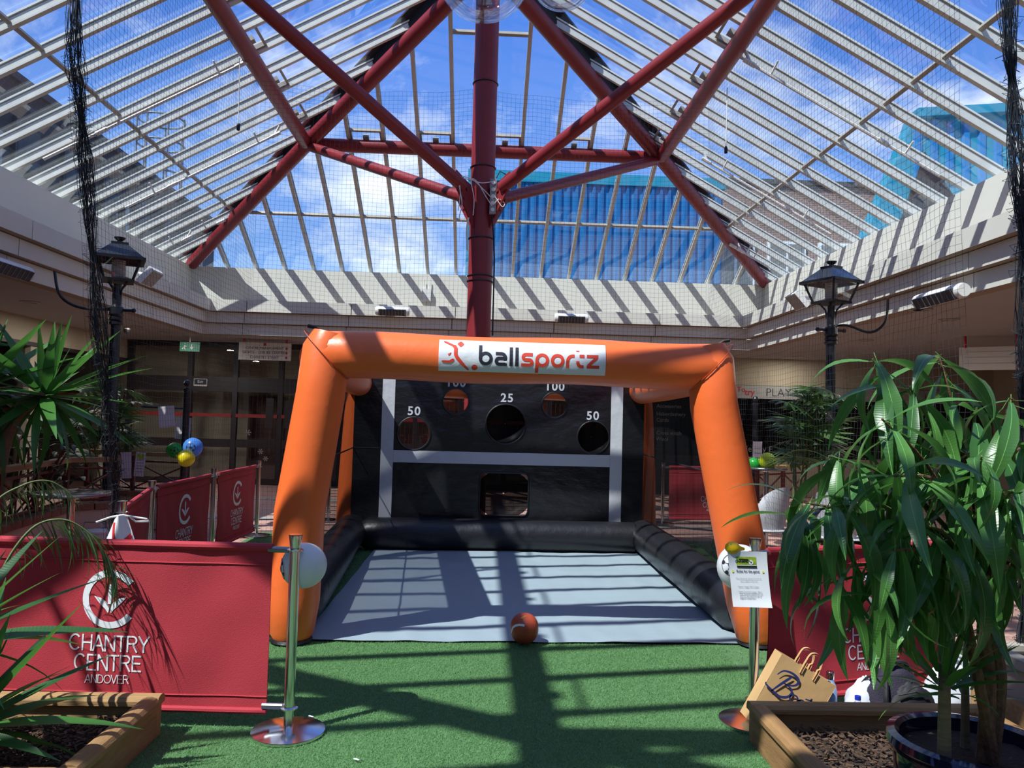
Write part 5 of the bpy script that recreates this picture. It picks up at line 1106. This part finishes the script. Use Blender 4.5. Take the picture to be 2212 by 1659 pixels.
# ------------------------------------------------------------------ left rail, low wall, table
mat('rail_red', C(88, 26, 28), .5); mat('cream', C(196, 180, 150), .85, var=.08); mat('cap_brick', C(140, 96, 66), .85, var=.3, vscale=8); mat('table_dark', C(52, 48, 50), .3)
def railing(label, pts, base=.5, wall=True):
    P = [Vector((x, y, 0)) for x, y in pts]; R = thing('railing', label, 'railing', P[0], 'wooden topped railings')
    if wall:
        for a, b in zip(P, P[1:]):
            mb = MB(); mb.bar(a+Vector((0, 0, .21)), b+Vector((0, 0, .21)), .2, .42); ob('low_wall', mb, 'cream', R, smooth=0)
            L = (b-a).length; n = max(1, int(L/.23))
            for k in range(n):
                p, q = a.lerp(b, (k+.03)/n), a.lerp(b, (k+.97)/n); mb = MB(); mb.bar(p+Vector((0, 0, .46)), q+Vector((0, 0, .46)), .25, .07); ob('brick', mb, 'cap_brick', R, smooth=0)
    for a, b in zip(P, P[1:]):
        mb = MB(); mb.bar(a+Vector((0, 0, 1.0)), b+Vector((0, 0, 1.0)), .11, .055); ob('handrail', mb, 'timber', R, smooth=0)
        L = (b-a).length; n = max(1, round(L/.9)); z0, z1 = .5, .90
        for z in (z0+.03, z1):
            mb = MB(); mb.bar(a+Vector((0, 0, z)), b+Vector((0, 0, z)), .025, .025); ob('rail_bar', mb, 'rail_red', R, smooth=0)
        for k in range(n):
            p, q = a.lerp(b, k/n), a.lerp(b, (k+1)/n)
            mb = MB(); mb.bar(p+Vector((0, 0, z0)), p+Vector((0, 0, .98)), .05, .05, (1, 0, 0)); ob('baluster_post', mb, 'rail_red', R, smooth=0)
            for s, e_ in ((z0+.03, z1), (z1, z0+.03)): mb = MB(); mb.bar(p+Vector((0, 0, s)), q+Vector((0, 0, e_)), .018, .018); ob('cross_brace', mb, 'rail_red', R, smooth=0)
railing('timber topped railing with red cross braces curving along the left', [(-4.1, 5.6), (-4.54, 7.67), (-4.78, 9.35), (-4.36, 9.72)]); railing('short timber topped railing behind the left barrier posts', [(-5.6, 11.5), (-4.78, 11.1), (-3.9, 10.9)])
def table(label, c, zt, r, py=None):
    R = thing('bistro_table', label, 'table', (c[0], c[1], 0), 'round tables'); mb = MB(); mb.lathe([(.01, zt-.03), (r-.01, zt-.03), (r, zt-.02), (r, zt-.004), (r-.01, zt), (.01, zt)], 40, (c[0], c[1], 0)); ob('top', mb, 'table_dark', R)
    mb = MB(); mb.lathe([(r, zt-.026), (r+.004, zt-.02), (r+.004, zt-.008), (r, zt-.002)], 40, (c[0], c[1], 0), caps=False); ob('rim', mb, 'alu', R)
    mb = MB(); mb.lathe([(.035, .03), (.035, zt-.06), (.07, zt-.03)], 20, (c[0], c[1], 0)); ob('stem', mb, 'chrome', R); mb = MB(); mb.lathe([(.24, 0), (.24, .012), (.04, .035)], 32, (c[0], c[1], 0)); ob('base', mb, 'chrome', R)
t0 = atz(155, 1063, .80); table('round dark bistro table beside the left railing', (t0.x, t0.y), .80, .35)
t1 = atz(1655, 1010, 1.06); table('tall round table under the lime balloon', (t1.x, t1.y), 1.06, .27)
p = atz(205, 1172)+Vector((.25, -.5, 0)); R = thing('ice_bucket', 'small pale plastic tub on the floor by the low wall', 'tub', (p.x, p.y, 0)); mb = MB(); mb.lathe([(.12, 0), (.15, .2), (.16, .2), (.16, .22), (.13, .22)], 24, (p.x, p.y, 0)); ob('bowl', mb, 'white_plastic', R); mb = MB(); mb.tube([(p.x-.16, p.y, .2), (p.x-.1, p.y-.08, .32), (p.x+.1, p.y-.08, .32), (p.x+.16, p.y, .2)], .006, 6); ob('handle', mb, 'alu', R)
p = atz(205, 1150); R = thing('wall_socket', 'small square socket plate on the cream low wall', 'socket', (-4.40, 9.55, .2)); mb = MB(); mb.box((-4.43, 9.53, .24), (.1, .02, .1)); ob('plate', mb, 'alu', R); mb = MB(); mb.box((-4.43, 9.515, .24), (.06, .01, .06)); ob('cover', mb, 'white_plastic', R)

# ------------------------------------------------------------------ right: rail, mesh chairs and a seated person
q0, q1 = atz(1652, 1017, .98), atz(1760, 1012, .98); railing('bright timber handrail behind the tall right table', [(q0.x, q0.y+.3), (q1.x, q1.y+.3)], wall=False)
mat('chair_grey', C(178, 178, 184), .5); mat('shirt_blue', C(36, 52, 104), .85, bump=.2, bscale=30); mat('skin', C(200, 150, 124), .55); mat('trousers', C(132, 128, 128), .9, var=.35, vscale=60); mat('hair', C(88, 70, 54), .8, bump=.5, bscale=90); mat('shoe', C(40, 38, 40), .7)
def chair(label, x, y, rz):
    R = thing('mesh_chair', label, 'chair', (0, 0, 0), 'pale round-backed chairs')
    mb = MB(); mb.grid(lambda u, v: Vector(((.27)*math.sin((u-.5)*2.3)*(.7+.3*math.sin(PI*(.15+.85*v))), .10-.30*math.cos((u-.5)*2.3)-.10*v, .46+.48*v*(1-.25*abs(2*u-1)**2.5))), 18, 10); mb.grid(lambda u, v: Vector(((.275)*math.sin((.5-u)*2.3)*(.7+.3*math.sin(PI*(.15+.85*v))), .10-.31*math.cos((.5-u)*2.3)-.10*v, .46+.48*v*(1-.25*abs(2*u-1)**2.5))), 18, 10); ob('backrest', mb, 'chair_grey', R)
    mb = MB(); mb.lathe([(.01, .43), (.24, .43), (.26, .445), (.24, .46), (.01, .455)], 28, (0, .02, 0)); ob('seat', mb, 'chair_grey', R)
    for sx, sy in ((-1, -1), (1, -1), (-1, 1), (1, 1)): mb = MB(); mb.tube([(sx*.15, .02+sy*.15, .44), (sx*.22, .02+sy*.22, 0)], .013, 8); ob('leg', mb, 'alu', R)
    R.location = (x, y, 0); R.rotation_euler = (0, 0, rz); return R
p = at(1722, 1060, 8.6); q = at(1815, 1060, 8.3); s_ = at(1900, 1060, 8.7)
chair('pale round-backed chair beside the seated person', p.x-.25, 8.9, .5); chair('pale chair under the seated person', q.x, 8.35, -.9); chair('pale round-backed chair to the right of the seated person', s_.x, 8.9, -.4)
def skin(name, pts, edges, m, par, root=0, sub=2):
    me = bpy.data.meshes.new(name); me.from_pydata([p[0] for p in pts], edges, []); o = bpy.data.objects.new(name, me); COL.objects.link(o); o.parent = par; me.materials.append(MATS[m])
    md = o.modifiers.new('s', 'SKIN'); md.use_smooth_shade = True; o.modifiers.new('d', 'SUBSURF').render_levels = sub; o.modifiers['d'].levels = sub
    lay = me.skin_vertices[0] if me.skin_vertices else None
    if lay is None:
        import bmesh
        bm = bmesh.new(); bm.from_mesh(me); bm.verts.layers.skin.verify(); bm.to_mesh(me); bm.free(); lay = me.skin_vertices[0]
    for i, p in enumerate(pts): lay.data[i].radius = p[1] if hasattr(p[1], '__len__') else (p[1], p[1]); lay.data[i].use_root = (i == root)
    return o
H = thing('person', 'seated person in a blue top and grey trousers half hidden by leaves', 'person', (0, 0, 0))
body = [((0, 0, .55), (.15, .12)), ((0, -.01, .72), (.13, .10)), ((0, 0, .90), (.15, .105)), ((0, .01, 1.02), (.13, .08)), ((0, .02, 1.10), (.05, .05)),
        ((-.17, .01, 1.01), .058), ((-.23, .05, .80), .045), ((-.16, .25, .70), .036), ((-.09, .30, .70), .03), ((.17, .01, 1.01), .058), ((.24, .05, .80), .045), ((.18, .24, .69), .036), ((.10, .30, .69), .03),
        ((-.09, .06, .53), .085), ((-.11, .42, .52), .07), ((-.11, .45, .15), .048), ((.09, .06, .53), .085), ((.12, .42, .52), .07), ((.13, .47, .15), .048), ((-.11, .45, .05), .042), ((.13, .47, .05), .042), ((-.11, .56, .045), .035), ((.13, .58, .045), .035)]
ed = [(0, 1), (1, 2), (2, 3), (3, 4), (3, 5), (5, 6), (6, 7), (7, 8), (3, 9), (9, 10), (10, 11), (11, 12), (0, 13), (13, 14), (14, 15), (15, 19), (19, 21), (0, 16), (16, 17), (17, 18), (18, 20), (20, 22)]
bo = skin('body', body, ed, 'shirt_blue', H)
bm_ = bpy.data.materials.new('person_cloth'); bm_.use_nodes = True; t = bm_.node_tree; b = t.nodes['Principled BSDF']; b.inputs['Roughness'].default_value = .85; tcn = N(t, 'ShaderNodeTexCoord'); sp = N(t, 'ShaderNodeSeparateXYZ'); t.links.new(tcn.outputs['Object'], sp.inputs[0])
cr = N(t, 'ShaderNodeValToRGB'); cr.color_ramp.interpolation = 'CONSTANT'; e = cr.color_ramp.elements; e[0].position = 0; e[0].color = C(40, 38, 40); e[1].position = .09; e[1].color = C(132, 128, 128); k = e.new(.60); k.color = C(36, 52, 104); k = e.new(1.075/1.0*.99); k.color = C(200, 150, 124)
t.links.new(sp.outputs['Z'], cr.inputs[0]); t.links.new(cr.outputs[0], b.inputs['Base Color']); bo.data.materials[0] = bm_
mb = MB(); mb.grid(lambda u, v: Vector((.078*math.sin(PI*v)*math.cos(2*PI*u)*(1.0-.12*v), .03+.095*math.sin(PI*v)*math.sin(2*PI*u), 1.235-.118*math.cos(PI*(.02+.96*v))*-1*-1)), 24, 16, True); hd = ob('head', mb, 'skin', H)
mb = MB(); mb.tube([(0, .02, 1.04), (0, .025, 1.16)], .052, 14); ob('neck', mb, 'skin', H)
mb = MB(); mb.grid(lambda u, v: Vector((.086*math.sin(PI*.62*v)*math.cos(2*PI*u), .018+.100*math.sin(PI*.62*v)*math.sin(2*PI*u)-(.02 if math.sin(2*PI*u) > .2 else 0), 1.25+.116*math.cos(PI*.62*v))), 24, 10, True); ob('hair', mb, 'hair', H)
mb = MB(); mb.tube([(0, .12, 1.25), (0, .145, 1.215), (0, .125, 1.205)], [.008, .014, .008], 8); ob('nose', mb, 'skin', hd)
for sx in (-1, 1):
    mb = MB(); mb.lathe([(.001, .0), (.011, .003), (.001, .008)], 10, (sx*.032, .112, 1.245), (0, 1, 0)); ob('eye', mb, 'shoe', hd); mb = MB(); mb.lathe([(.005, -.008), (.028, 0), (.005, .01)], 12, (sx*.08, .03, 1.235), (1, 0, 0)); ob('ear', mb, 'skin', hd)
    hx = sx*.095; mb = MB(); mb.tube([(hx, .29, .695), (hx-sx*.015, .335, .69), (hx-sx*.02, .37, .685)], [.026, .036, .03], 10); hn = ob('hand', mb, 'skin', H)
    for k in range(4): x = hx-sx*.02+(k-1.5)*.017; mb = MB(); mb.tube([(x, .36, .69), (x, .40+.006*(1.5-abs(k-1.5)), .68), (x, .425+.006*(1.5-abs(k-1.5)), .655)], [.0095, .009, .007], 7); ob('finger', mb, 'skin', hn)
    mb = MB(); mb.tube([(hx-sx*.03, .32, .695), (hx-sx*.06, .35, .69), (hx-sx*.065, .38, .68)], [.011, .010, .008], 7); ob('thumb', mb, 'skin', hn)
mb = MB(); mb.tube([(-.022, .118, 1.175), (0, .124, 1.172), (.022, .118, 1.175)], .004, 6); ob('mouth', mb, 'sign_red', hd)
H.location = (q.x, 8.35, -.02); H.rotation_euler = (0, 0, .9)

# ------------------------------------------------------------------ bags and bottles behind the right planter
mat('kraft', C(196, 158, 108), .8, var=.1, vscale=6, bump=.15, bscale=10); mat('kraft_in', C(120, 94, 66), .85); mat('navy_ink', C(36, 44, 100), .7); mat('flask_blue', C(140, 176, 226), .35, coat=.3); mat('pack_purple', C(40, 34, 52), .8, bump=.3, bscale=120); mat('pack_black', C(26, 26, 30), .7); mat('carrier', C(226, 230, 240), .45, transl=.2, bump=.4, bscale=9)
mat_see('pet', (.9, .93, .95, 1), .1); mat('cap_blue', C(30, 50, 170), .4)
th = math.radians(29); bu, bv = Vector((math.cos(th), 0, -math.sin(th))), Vector((math.sin(th), 0, math.cos(th)))
o0 = at(1612, 1552, 4.17); o0.z = max(o0.z, .0)
R = thing('paper_bag', 'brown paper carrier bag with blue script leaning behind the planter', 'bag', (o0.x+.1, 4.2, 0)); bw, bh, bd = .335, .385, .10
mb = MB(); Pb = lambda a, b, d: o0+bu*a*bw+bv*b*bh+Vector((0, d*bd, 0))
def sheetq(m_, f_, n1=6, n2=6): m_.grid(f_, n1, n2)
cr_ = lambda u, v: .06*noise.noise((u*3, v*3, 9))
sheetq(mb, lambda u, v: Pb(u, v, cr_(u, v))); sheetq(mb, lambda u, v: Pb(1-u, v, 1+cr_(u, v))); sheetq(mb, lambda u, v: Pb(1, v, u)); sheetq(mb, lambda u, v: Pb(0, v, 1-u)); sheetq(mb, lambda u, v: Pb(u, 0, 1-v)); ob('body', mb, 'kraft', R, smooth=30)
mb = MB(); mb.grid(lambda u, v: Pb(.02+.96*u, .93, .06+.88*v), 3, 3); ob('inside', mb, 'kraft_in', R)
for d in (.0, 1.0):
    hp = [Pb(.38, .9, d), Pb(.38, 1.06, d), Pb(.42, 1.18, d+.1), Pb(.52, 1.22, d+.1), Pb(.62, 1.17, d+.1), Pb(.65, 1.05, d), Pb(.65, .9, d)]
    P = smooth_path(hp, 5); mb = MB(); mb.grid(lambda u, v: P[min(len(P)-1, int(round(u*(len(P)-1))))]+Vector((0, .018*(v-.5), 0))+(bv*0), len(P), 2); mb.grid(lambda u, v: P[min(len(P)-1, int(round(u*(len(P)-1))))]+Vector((0, .018*(v-.5), 0))+bv*.012*(1 if .2 < u < .8 else .2)+bu*(.012 if u < .2 else (-.012 if u > .8 else 0)), len(P), 2); ob('handle', mb, 'kraft', R)
fbag = lambda x, y: o0+bu*(x*.84-.025)+bv*(y*.74+.115)+Vector((0, -.012, 0))
B_ = [[(.075, .10), (.105, .17), (.14, .245), (.15, .265)], [(.06, .225), (.085, .27), (.14, .285), (.19, .27), (.20, .235), (.17, .205), (.125, .195)], [(.125, .195), (.17, .19), (.195, .165), (.185, .125), (.145, .10), (.10, .105), (.03, .125), (.02, .14)], arc(.225, .135, .026, 0, 360, 14), [(.25, .135), (.27, .15)], arc(.28, .13, .026, 0, 360, 14), [(.305, .13), (.325, .16)]]
for k, path in enumerate(B_):
    P = smooth_path([(x, y, 0) for x, y in path], 4); n = len(P); art(ribbon2d([(p.x, p.y) for p in P], [.006+.012*math.sin(PI*i/(n-1)) for i in range(n)] if k < 3 else .011), 'navy_ink', 'script_stroke', R, fbag)
mb = MB()
for path, w in (([(.335, .09), (.325, .20)], .014), ([(.29, .175), (.335, .185)], .010)): art(ribbon2d(path, w), 'navy_ink', 'script_stroke', R, fbag)
p = at(1793, 1500, 4.34); c = (p.x, 4.34, 0); R = thing('flask', 'pale blue steel flask with silver cap against the red banner', 'bottle', c); mb = MB(); mb.lathe([(.034, 0), (.037, .01), (.037, .16), (.030, .195), (.021, .215), (.021, .225)], 24, c); ob('body', mb, 'flask_blue', R); mb = MB(); mb.lathe([(.0215, .225), (.0225, .228), (.0225, .262), (.02, .266)], 20, c); ob('cap', mb, 'chrome', R)
p = at(1853, 1515, 4.16); c = (p.x, 4.16, 0); R = thing('water_bottle', 'clear plastic bottle with a blue cap', 'bottle', c); mb = MB(); mb.lathe([(.03, 0), (.033, .01), (.033, .10), (.031, .11), (.033, .12), (.03, .14), (.014, .17), (.014, .18)], 24, c); ob('body', mb, 'pet', R); mb = MB(); mb.lathe([(.0155, .176), (.0155, .196), (.012, .198)], 18, c); ob('cap', mb, 'cap_blue', R); mb = MB(); mb.lathe([(.0335, .05), (.0335, .09)], 24, c, caps=False); ob('label', mb, 'flask_blue', R)
def blob(par, name, m, c, s, seed, pinch=.0, n=26, sm=60):
    c = Vector(c); mb = MB()
    def f(u, v):
        a, e_ = 2*PI*u, -PI/2+.03+(PI-.06)*v; d = Vector((math.cos(a)*math.cos(e_), math.sin(a)*math.cos(e_), math.sin(e_))); k = 1+.18*noise.noise(d*2.2+Vector((seed, 0, 0)))+.07*noise.noise(d*6+Vector((seed, 3, 0))); w = 1-pinch*max(0, d.z)**2
        q = Vector((d.x*s[0]*k*w, d.y*s[1]*k*w, d.z*s[2]*k)); r_ = c+q; r_.z = max(r_.z, .004); return r_
    mb.grid(f, n, n, True); return ob(name, mb, m, par, smooth=sm)
p = at(1850, 1500, 4.32); R = thing('carrier_bag', 'white carrier bag slumped beside the backpack', 'bag', (p.x, 4.33, 0)); blob(R, 'body', 'carrier', (p.x+.05, 4.33, .09), (.11, .08, .15), 3, .5); mb = MB(); mb.tube(smooth_path([(p.x+.02, 4.32, .2), (p.x+.06, 4.31, .25), (p.x+.11, 4.31, .245), (p.x+.13, 4.32, .19)], 5), .006, 6); ob('handle', mb, 'pack_black', R)
p = at(2020, 1500, 4.5); R = thing('carrier_bag', 'white carrier bag with pale print behind the yucca', 'bag', (p.x+.05, 4.42, 0)); blob(R, 'body', 'carrier', (p.x+.05, 4.42, .12), (.16, .08, .20), 8, .35); mb = MB(); mb.tube(smooth_path([(p.x, 4.40, .26), (p.x+.03, 4.39, .34), (p.x+.09, 4.39, .34), (p.x+.1, 4.4, .27)], 5), .008, 6); ob('handle', mb, 'carrier', R)
p = at(1940, 1500, 4.28); R = thing('backpack', 'dark purple and black backpack standing behind the planter', 'bag', (p.x, 4.27, 0)); blob(R, 'body', 'pack_purple', (p.x-.01, 4.29, .13), (.17, .09, .20), 14, .3); blob(R, 'front_pocket', 'pack_black', (p.x+.04, 4.215, .11), (.13, .06, .14), 17, .2); mb = MB(); mb.tube(smooth_path([(p.x-.08, 4.27, .29), (p.x-.05, 4.25, .345), (p.x+.02, 4.25, .345), (p.x+.05, 4.27, .29)], 5), .012, 8); ob('grab_handle', mb, 'pack_black', R)
mb = MB(); mb.tube(smooth_path([(p.x-.1, 4.22, .25), (p.x-.12, 4.18, .18), (p.x-.11, 4.19, .1), (p.x-.14, 4.22, .04)], 5), .014, 8); ob('strap', mb, 'pack_black', R); mb = MB(); mb.tube([(p.x-.06, 4.165, .2), (p.x+.02, 4.145, .225), (p.x+.1, 4.165, .2)], .005, 6); ob('zip', mb, 'pack_black', R); mb = MB(); mb.box((p.x-.115, 4.165, .12), (.03, .012, .02)); ob('buckle', mb, 'alu', R)
# pale block planter at the far right
mat('concrete', C(170, 164, 152), .9, var=.15, vscale=4)
R = thing('stone_planter', 'pale stone trough on a timber plinth at the right edge', 'planter', (3.3, 3.9, 0)); mb = MB(); mb.lo((2.72, 3.35, 0), (3.9, 4.3, .24)); ob('plinth', mb, 'timber_x', R, smooth=0)
mb = MB(); mb.prism([(2.78, 3.4, .24), (3.9, 3.4, .24), (3.9, 4.25, .24), (2.78, 4.25, .24)], (0, 0, .17)); ob('trough', mb, 'concrete', R, smooth=0)
for a_, b_ in (((2.74, 3.37, .41), (3.92, 3.45, .46)), ((2.74, 4.2, .41), (3.92, 4.28, .46)), ((2.74, 3.45, .41), (2.82, 4.2, .46)), ((3.84, 3.45, .41), (3.92, 4.2, .46))):
    mb = MB(); mb.lo(a_, b_); ob('lip', mb, 'concrete', R, smooth=0)
mb = MB(); mb.lo((2.82, 3.45, .41), (3.84, 4.2, .43)); ob('soil', mb, 'soil', R, smooth=0)
yucca('cordyline', 'dark leafy plant in the pale trough at the right edge', [(3.05, 3.75, .75)], [[(3.05, 3.75, .46), (3.05, 3.75, .6), (3.05, 3.75, .75)]], (3.05, 3.75, .46), 30, .5, m='dark_leaf', seed=77, elmin=-.6)
# scraps on the turf
for px, py, lb in ((770, 1641, 'tiny white scrap lying on the near turf'), (672, 1548, 'thin white scrap beside the left post shadow')):
    p = atz(px, py, .01); mb = MB(); mb.box((p.x, p.y, .012), (.03, .008, .003), Matrix.Rotation(-.5, 3, 'Z')); ob('paper_scrap', mb, 'paper', label=lb, cat='litter', smooth=0)
